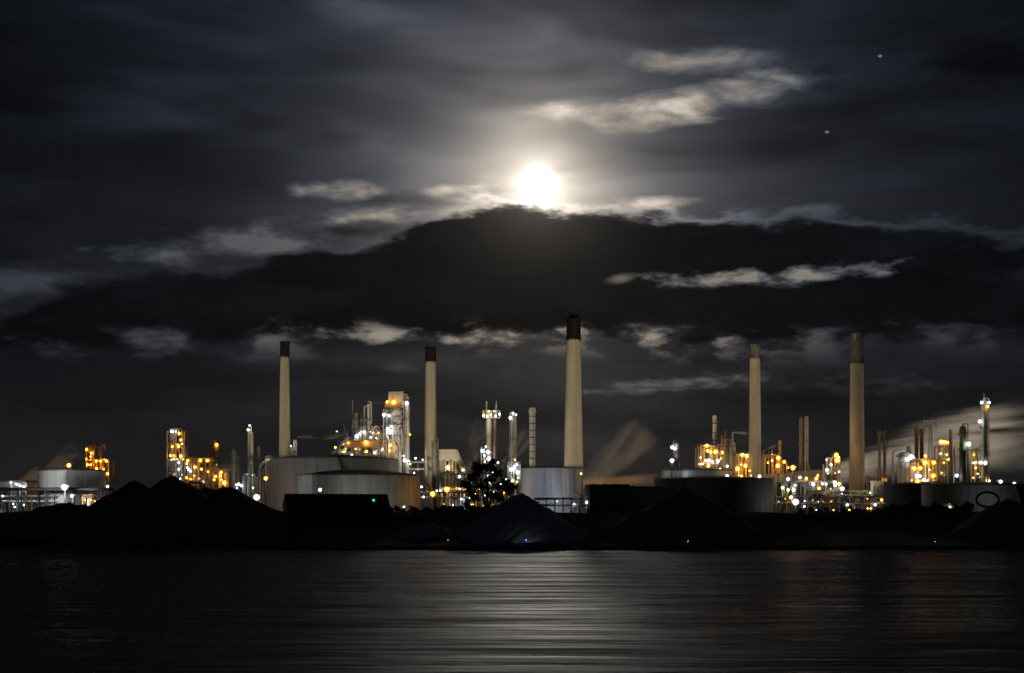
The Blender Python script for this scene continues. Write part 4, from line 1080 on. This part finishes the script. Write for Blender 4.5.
# ------------------------------------------------------------------ round hoop before the right tank
t = Thing('hose_hoop', 'large dark oval hoop standing before the largest dark tank', 'hoop', 987.5, 868, z=tz(P(987.5, 0, 868).x, 868))
bm = bmesh.new(); n1_, n2_ = 40, 8
c = t.P(987.5, 499.5); A, B, rr = t.m(11.2), t.m(7.4), 0.75
rows = []
for i in range(n1_):
    a = 2 * math.pi * i / n1_; ce = Vector((A * math.cos(a), 0, B * math.sin(a))); d = Vector((math.cos(a), 0, math.sin(a)))
    rows.append([bm.verts.new(c + ce + d * rr * math.cos(2 * math.pi * j / n2_) + Vector((0, rr * math.sin(2 * math.pi * j / n2_), 0))) for j in range(n2_)])
for i in range(n1_):
    for j in range(n2_):
        bm.faces.new((rows[i][j], rows[(i + 1) % n1_][j], rows[(i + 1) % n1_][(j + 1) % n2_], rows[i][(j + 1) % n2_]))
me = bpy.data.meshes.new('hoop_ring'); bm.to_mesh(me); bm.free(); me.materials.append(MATS['dark_steel'])
t.add('hoop_ring', me, (0, 0, 0), (1, 1, 1))
t.bar3('stand', 'dark_steel', Vector((0, 0, -0.5)), c + Vector((0, 0, -B)), 0.5)

# ------------------------------------------------------------------ hut before the tanks
def hut():
    Y = 856; x0, x1 = 286, 387
    zb = min(tz(P(px, 0, Y + d).x, Y + d) for px in (286, 336, 387) for d in (-9, 9)) - 0.5
    t = Thing('quay_shed', 'dark pitched-roof shed with pale gable in front of the corrugated tank', 'shed', 336, Y, z=zb)
    a = t.P(x0, 0).x; b = t.P(x1, 0).x
    eave = t.P(0, 507).z; ridge = t.P(0, 494.6).z; hd = 9.0
    # walls as one closed shell
    vs = [(a, -hd, 0), (b, -hd, 0), (b, hd, 0), (a, hd, 0), (a, -hd, eave), (b, -hd, eave), (b, hd, eave), (a, hd, eave)]
    mesh_obj('wall', vs, [(0, 1, 5, 4), (1, 2, 6, 5), (2, 3, 7, 6), (3, 0, 4, 7), (4, 5, 6, 7)], 'shed_dark', t.e)
    # pale gable with its brick face, turned a little to the river
    g = [(a - 0.3, -hd, 0), (a - 0.3, hd, 0), (a - 0.3, hd, eave), (a - 0.3, 0, ridge - 0.3), (a - 0.3, -hd, eave)]
    g2 = [(v[0] + 0.28, v[1], v[2]) for v in g]
    mesh_obj('gable', g + g2, [(0, 1, 2, 3, 4), (9, 8, 7, 6, 5)] + [(i, (i + 1) % 5, (i + 1) % 5 + 5, i + 5) for i in range(5)], 'gable', t.e)
    # roof slopes, hipped at the right end as in the picture
    for s in (-1, 1):
        n = 12
        for k in range(n):
            xa = a - 0.8 + (b - a + 1.6) * k / n; xb = a - 0.8 + (b - a + 1.6) * (k + 1) / n - 0.06
            e = 0.7
            za = eave - e * (ridge - eave) / hd
            v = [(xa, s * (hd + e), za), (xb, s * (hd + e), za), (xb, 0, ridge), (xa, 0, ridge)]
            v += [(p[0], p[1], p[2] + 0.3) for p in v]
            mesh_obj('roof_sheet', v, [(0, 1, 2, 3), (7, 6, 5, 4), (0, 4, 5, 1), (1, 5, 6, 2), (2, 6, 7, 3), (3, 7, 4, 0)], 'roof_dark', t.e)
    t.box('ridge_cap', 'roof_dark', x0 - 0.5, x1 + 0.5, 493.8, 494.3, 1.2)
    for fx, m in ((372.5, 'lamp_green'),):
        t.add('signal_lamp', prim('box', m), Vector((t.P(fx, 0).x, -hd * 0.55, t.P(0, 500.5).z)), (1.2, 0.6, 1.6))
    t.add('door', prim('box', 'gable'), Vector((t.P(300, 0).x, -hd - 0.15, 3.0)), (3.0, 0.3, 6.0))
    t.e.rotation_euler = (0, 0, R(17))
    return t
hut()
t = mast('pale lamp on a pole rising over the ridge of the quay shed', 320.3, 880, 489.8, 'd', 1.0, z=tz(P(320.3, 0, 880).x, 880))

# ------------------------------------------------------------------ tree and bushes
def leaf_mesh(name, clumps, n, size, seed):
    r = np.random.default_rng(seed); V = []; Fs = []
    for i in range(n):
        c, rad = clumps[r.integers(len(clumps))]
        d = r.normal(0, 1, 3); d /= np.linalg.norm(d); p = np.array(c) + d * np.array(rad) * abs(r.normal(0, 0.55))
        a = r.normal(0, 1, 3); a /= np.linalg.norm(a); b = np.cross(a, r.normal(0, 1, 3)); b /= np.linalg.norm(b)
        s = size * r.uniform(0.6, 1.3); k = len(V)
        V += [tuple(p - a * s), tuple(p + b * s * .5), tuple(p + a * s), tuple(p - b * s * .5)]
        Fs.append((k, k + 1, k + 2, k + 3))
    me = bpy.data.meshes.new(name); me.from_pydata(V, [], Fs); me.update(); me.materials.append(MATS['leaf'])
    return me
def tree():
    Y = 893; px = 487
    zb = tz(P(px, 0, Y).x, Y) - 0.4
    t = Thing('broadleaf_tree', 'single dark broadleaf tree standing against the lit works', 'tree', px, Y, z=zb)
    rg = random.Random(4)
    clumps = []
    spots = [(472, 478, 5), (478, 471, 5.5), (484, 467, 4.5), (491, 468, 5), (497, 474, 5.5), (489, 480, 6), (480, 486, 6), (470, 489, 5.5), (498, 487, 6), (506, 482, 4.5), (508, 491, 5), (465, 484, 4), (488, 494, 6), (474, 497, 6), (500, 498, 6), (493, 461.5, 3), (476, 465, 3), (513, 487, 3)]
    for (x, y, rp) in spots:
        dy = rg.uniform(-7, 7); c = t.P(x, y, dy); r_ = t.m(rp) * 1.45
        clumps.append((tuple(c), (r_, r_, r_ * 0.85)))
    for stem, lean in ((-1.2, -4), (0.0, 1), (1.3, 5)):
        pts = [(487 + stem, gpy(Y) - 9), (487 + stem + lean * .4, 500), (487 + stem + lean, 488), (487 + stem + lean * 1.7, 475)]
        P3 = [t.P(a, b, stem) for a, b in pts]; P3[0].z = -0.3
        for i in range(3): t.bar3('trunk' if i == 0 else 'limb', 'bark', P3[i], P3[i + 1], 0.75 - 0.2 * i)
    for c, r_ in clumps:
        c = Vector(c); q = t.P(487 + rg.uniform(-4, 4), 492 + rg.uniform(-8, 6), 0)
        t.bar3('limb', 'bark', q, c, 0.16)
    t.add('crown', leaf_mesh('crown', clumps, 20000, 0.55, 5), (0, 0, 0), (1, 1, 1))
tree()
bush_meshes = []
for k in range(5):
    r_ = random.Random(40 + k); cl = []
    for i in range(9):
        a = r_.uniform(0, 6.28); d = r_.uniform(0, 2.6)
        cl.append(((d * math.cos(a), d * math.sin(a), r_.uniform(0.8, 3.6 - d * 0.7)), (1.4, 1.3, 1.1)))
    bush_meshes.append(leaf_mesh('foliage', cl, 1300, 0.40, 60 + k))
def bush(px, Y, s, label, grp, k):
    x = P(px, 0, Y).x
    e = bpy.data.objects.new('bush', None); COL.objects.link(e); e.location = (x, Y, tz(x, Y) - 0.3)
    e.scale = (s, s, s * random.uniform(.8, 1.1)); e.rotation_euler = (0, 0, random.uniform(0, 6))
    tag(e, label, 'bush', grp)
    o = bpy.data.objects.new('foliage', bush_meshes[k % 5]); COL.objects.link(o); o.parent = e
    for i in range(3):
        b = bpy.data.objects.new('stem', prim('rod', 'bark')); COL.objects.link(b); b.parent = e
        b.location = (random.uniform(-.7, .7), random.uniform(-.7, .7), 0.7); b.scale = (0.10, 0.10, 1.7)
k = 0
def hedge(x0, x1, step, lab, grp, smin, smax):
    global k
    x = x0
    while x < x1:
        bush(x, random.uniform(880, 888), random.uniform(smin, smax), lab, grp, k); k += 1
        x += random.uniform(step * .7, step * 1.3)
hedge(886, 968, 5.0, 'dark low bush on the bank before the right-hand dark tanks', 'bushes before the right-hand tanks', 1.1, 1.7)
hedge(388, 462, 6.5, 'dark low bush on the bank between quay shed and tree', 'bushes between shed and tree', .8, 1.25)
hedge(462, 520, 6.0, 'dark bush on the bank round the foot of the tree', 'bushes round the tree', 1.1, 1.7)
hedge(800, 880, 8.0, 'dark low bush on the bank before the pump row', 'bushes before the pump row', .6, 1.05)
hedge(600, 690, 9.0, 'dark low bush on the bank before the long shed', 'bushes before the long shed', .6, 1.0)

# ------------------------------------------------------------------ small boat on the shore below the conical heap
def boat():
    Y = 752; px = 529.5
    z0 = tz(P(px, 0, Y).x, Y) + 0.1
    t = Thing('small_boat', 'small beached boat with one blue light under the conical heap', 'boat', px, Y, z=z0)
    L, W, H = 5.2, 2.0, 1.1; vs = []; n = 9
    for i in range(n):
        f = i / (n - 1); w = W / 2 * math.sin(math.pi * min(1, .35 + f * .65)) if f > .0 else W * .42
        w = max(.05, W / 2 * (1 - (f ** 3))) ; x = L * (f - .5); s = H * (1 + .35 * f * f)
        vs += [(x, -w, s), (x, -w * .6, .15), (x, w * .6, .15), (x, w, s)]
    fs = []
    for i in range(n - 1):
        a = i * 4; b = a + 4
        fs += [(a, b, b + 1, a + 1), (a + 1, b + 1, b + 2, a + 2), (a + 2, b + 2, b + 3, a + 3)]
    fs += [(0, 1, 2, 3)]
    mesh_obj('hull', vs, fs, 'hull', t.e)
    t.add('thwart', prim('box', 'bark'), (-.6, 0, .85), (.4, 1.5, .1)); t.add('thwart', prim('box', 'bark'), (.8, 0, .85), (.4, 1.3, .1))
    t.add('lamp_post', prim('rod', 'dark_steel'), (-1.8, 0, 1.6), (.08, .08, 2.2))
    t.add('lamp', prim('cyl', 'lamp_blue'), (-1.8, 0, 2.7), (.42, .42, .8))
    t.spot(px - 1, 541, P(522, 505, 800), 320, (.84, .92, 1.0), 120, dy=2, size=.4)  # spot beam added to brighten the conical heap
boat()
for (px, y, lab) in ((886 + 49, 540.5, 'small pale marker post on the shore at right'), (448, 541, 'small pale marker post on the shore at left of the conical heap'), (688, 541.5, 'small pale marker post on the shore below the broad heap')):
    Y = 756
    x = P(px, 0, Y).x
    t = Thing('marker_post', lab, 'post', px, Y, z=tz(x, Y) - .2)
    t.add('post', prim('rod', 'pale'), (0, 0, 1.0), (.12, .12, 2.0)); t.add('board', prim('box', 'pale'), (0, -.15, 1.9), (1.1, .1, .5))
    t.add('lamp', lamp_mesh('y'), (0, 0, 2.4), (.13, .13, .13))

# ------------------------------------------------------------------ added fill lights on poles, aimed at chimneys, tanks and steam
YARD = []
def flood(px, py, Y, target, power, col, cone, label):
    t = Thing('yard_floodlight', label, 'floodlight', px, Y, group='added fill lights')  # pole and spot added only to light the target
    gy_ = gpy(Y)
    t.lathe('pole', 'dark_steel', px, gy_, [(0.4, 0), (0.25, t.m(gy_ - py))], n=8)
    t.box('housing', 'dark_steel', px - 1.2, px + 1.2, py - 1.0, py + 0.9, 0.8, dy=0.6)
    t.spot(px, py, target, power, col, cone, dy=0.0, size=1.2)
    return t
WARM = (1.0, 0.82, 0.53)
flood(251, 464, 1000, P(285, 397, 1250), 3300000, WARM, 27, 'tall added fill light aimed at the leftmost chimney')
flood(418, 470, 1050, P(431, 395, 1210), 1250000, WARM, 56, 'added fill light aimed at the second chimney')
flood(606, 507, 960, P(574, 385, 1150), 2050000, WARM, 50, 'added fill light aimed at the thickest chimney')
flood(778, 474, 960, P(756, 405, 1210), 2800000, WARM, 36, 'tall added fill light aimed at the slim second chimney from right')
flood(842, 494, 985, P(857, 395, 1110), 950000, WARM, 80, 'added fill light aimed at the rightmost chimney')
flood(345, 507, 908, P(355, 488, 960), 30000, (.95, 1, .96), 150, 'added fill light washing the corrugated tank')
flood(404, 507, 912, P(395, 488, 960), 22000, (1, .96, .9), 150, 'added fill light washing the right side of the corrugated tank')
flood(203, 482, 905, P(320, 475, 1040), 150000, (.94, .97, 1), 70, 'added fill light on a tall pole washing the large pale tank')
flood(528, 506, 935, P(545, 485, 960), 75000, (.88, .94, 1), 130, 'added fill light washing the ribbed tank')
flood(574, 506, 935, P(560, 485, 960), 20000, (.88, .94, 1), 130, 'second added fill light washing the ribbed tank from its right')
flood(664, 482, 1060, P(680, 474, 1085), 20000, (.85, .93, 1), 130, 'added fill light washing the pale low tank')
flood(1001, 507, 884, P(990, 496, 930), 9000, (1, .95, .9), 140, 'added fill light at the right edge washing the largest dark tank')
flood(950, 507, 884, P(955, 494, 930), 7000, (1, .95, .9), 140, 'added fill light washing the largest dark tank')
flood(862, 485, 1210, P(872, 450, 1330), 20000000, (1, .82, .62), 80, 'added fill light pointing up into the long steam plume')
flood(960, 486, 1210, P(985, 430, 1330), 2200000, (1, .86, .72), 90, 'second added fill light pointing up into the long steam plume')
flood(600, 490, 1190, P(618, 455, 1290), 5000000, (1, .74, .5), 70, 'added fill light pointing up into the feathery steam plume')
flood(618, 492, 1150, P(622, 480, 1180), 200000, (1, .5, .2), 150, 'amber added fill light pointing into the low steam behind the long shed')
flood(470, 480, 1190, P(478, 440, 1290), 1900000, (1, .86, .75), 70, 'added fill light pointing up into the faint plume by the hopper house')
flood(505, 480, 1210, P(516, 450, 1290), 1600000, (1, .86, .75), 70, 'added fill light pointing up into the faint plume by the twin columns')
flood(800, 488, 1098, P(800, 476, 1125), 150000, (1, .72, .42), 150, 'added fill light pointing into the low steam bank')
flood(48, 494, 1090, P(50, 470, 1165), 520000, (1, .7, .42), 110, 'added fill light pointing into the brown steam at far left')

flood(274, 513, 846, P(290, 508, 852), 2600, (1, .86, .76), 90, 'small added fill light beside the pale gable of the quay shed')
# ------------------------------------------------------------------ steam
def plume(label, p0, p1, Y, w0, w1, bend, dens, thick=None, scale=0.05, stretch=0.25, lo=0.40, hi=0.68, g=0.0, edge=0.35, fade0=0.03, fade1=0.6, wob=0.5):
    a = P(p0[0], p0[1], Y); b = P(p1[0], p1[1], Y); d = b - a; L = d.length
    s = Y / F; W0, W1, BD = w0 * s, w1 * s, bend * s
    th = thick or 1.0
    n, m = 14, 12; vs = []; fs = []
    for i in range(n):
        u = i / (n - 1); w = (W0 + (W1 - W0) * u ** 0.7) * 1.08; cz = BD * 4 * u * (1 - u)
        for k in range(m):
            t_ = 2 * math.pi * k / m
            vs.append((u * L, w * th * math.sin(t_), cz + w * math.cos(t_)))
    for i in range(n - 1):
        for k in range(m):
            q = i * m + k; r = i * m + (k + 1) % m; fs.append((q, r, r + m, q + m))
    fs.append(tuple(range(m))[::-1]); fs.append(tuple((n - 1) * m + k for k in range(m)))
    mt = bpy.data.materials.new('steam'); mt.use_nodes = True
    t = mt.node_tree; t.nodes.remove(t.nodes['Principled BSDF'])
    tc = t.nodes.new('ShaderNodeTexCoord'); ob = tc.outputs['Object']
    sp = t.nodes.new('ShaderNodeSeparateXYZ'); t.links.new(ob, sp.inputs[0])
    x, y, z = (S(t, sp.outputs[i]) for i in range(3))
    u = (x / L).clamp()
    w = u.max(0.0001).pow(0.7) * (W1 - W0) + W0
    cz = u * (1.0 - u) * (4 * BD)
    rr = ((z - cz) / w).sq() + (y / (w * th)).sq()
    body = (1.0 - rr).clamp().smooth(0.0, edge * 2); body = body * (1.0 - rr).clamp()
    nz = noise(t, ob, scale, 5, 0.6, wob, loc=(p0[0], p0[1], 0), scl=(stretch, 0.6, 1.0))
    nn = nz.smooth(lo, hi)
    fd = u.smooth(0.0, fade0) * (1.0 - u.smooth(fade1, 1.0))
    dn = body * nn * fd * (dens * 4.0)
    v = t.nodes.new('ShaderNodeVolumePrincipled')
    v.inputs['Color'].default_value = (0.95, 0.93, 0.9, 1); v.inputs['Anisotropy'].default_value = g
    t.links.new(dn.s, v.inputs['Density'])
    t.links.new(v.outputs[0], t.nodes['Material Output'].inputs['Volume'])
    me = bpy.data.meshes.new('steam_plume'); me.from_pydata(vs, [], [f[::-1] for f in fs]); me.update(); me.materials.append(mt)
    o = bpy.data.objects.new('steam_plume', me); COL.objects.link(o)
    o.location = a; o.rotation_euler = (0, -math.atan2(d.z, d.x), 0)
    tag(o, label, 'steam', kind='stuff')
    return o
plume('thin bright steam jet blowing right from the vent by the leftmost chimney', (296.5, 437.3), (350, 434), 1160, 0.9, 6.5, 0.0, 0.25, scale=0.15, fade1=0.1)
plume('thin steam jet blowing toward the regenerator head', (369, 401.8), (392, 404.5), 1178, 0.8, 3.2, 0, 0.20, scale=0.2, fade1=0.2)
plume('tall faint steam plume right of the hopper house', (466, 474), (489, 418), 1290, 6, 15, 2, 0.022, scale=0.06, stretch=.18)
plume('faint steam plume between twin columns and grey column', (502, 468), (532, 432), 1290, 5, 12, 1, 0.020, scale=0.06, stretch=.18)
plume('feathery steam plume leaning right behind the long shed', (586, 488), (650, 428), 1290, 14, 22, 3, 0.06, scale=0.04, stretch=.30, lo=.34, hi=.72, fade1=.4, wob=.7)
plume('low orange-lit steam behind the long shed', (578, 484), (668, 479), 1180, 5, 9, 0, 0.05, scale=0.05, lo=.3, hi=.6)
plume('bright low steam bank around the foot of the paired dark columns', (756, 481), (846, 477), 1125, 7, 11, 0, 0.10, thick=.6, scale=0.04, lo=.25, hi=.6, fade0=.15, fade1=.7)
plume('long bright steam plume streaming right from beside the rightmost chimney', (823, 480), (1062, 438), 1330, 8, 50, 15, 0.040, thick=0.40, scale=0.034, stretch=.09, lo=.44, hi=.68, edge=.5, fade1=.75, wob=.6)
plume('brown steam plume rising behind the white tank at far left', (40, 484), (84, 445), 1180, 7, 13, 2, 0.05, scale=0.06)
plume('brown steam puff left of the white tank at far left', (16, 494), (46, 470), 1150, 8, 12, 1, 0.05, scale=0.06, lo=.3, hi=.6)
plume('small orange steam jet right of the slim chimney', (764.3, 450.5), (780, 444), 1190, 0.8, 4, 0, 0.12, scale=0.15, fade1=.2)
plume('small steam puff from the bent vent pipe', (735.5, 432.4), (750, 433.5), 1165, 0.8, 3.0, 0, 0.12, scale=0.15, fade1=.2)
plume('added mist for an amber lamp glow among the left-hand process units', (184, 482), (246, 470), 1172, 12, 14, 0, 0.018, thick=.5, scale=0.03, lo=.2, hi=.6, fade0=.2, fade1=.6)  # this mist and those below are added for a bloom-like glow round lamps
plume('added mist for an amber lamp glow round the furnace unit and slim chimney', (690, 466), (764, 460), 1150, 15, 13, 0, 0.018, thick=.4, scale=0.03, lo=.2, hi=.6, fade0=.2, fade1=.7)
plume('added mist for an amber lamp glow round the heater frame at right', (900, 474), (960, 464), 1085, 14, 15, 0, 0.018, thick=.4, scale=0.03, lo=.2, hi=.6, fade0=.2, fade1=.6)
plume('added mist for an amber lamp glow round the cracking unit', (334, 448), (404, 438), 1160, 14, 14, 0, 0.006, thick=.4, scale=0.03, lo=.2, hi=.6, fade0=.2, fade1=.7)
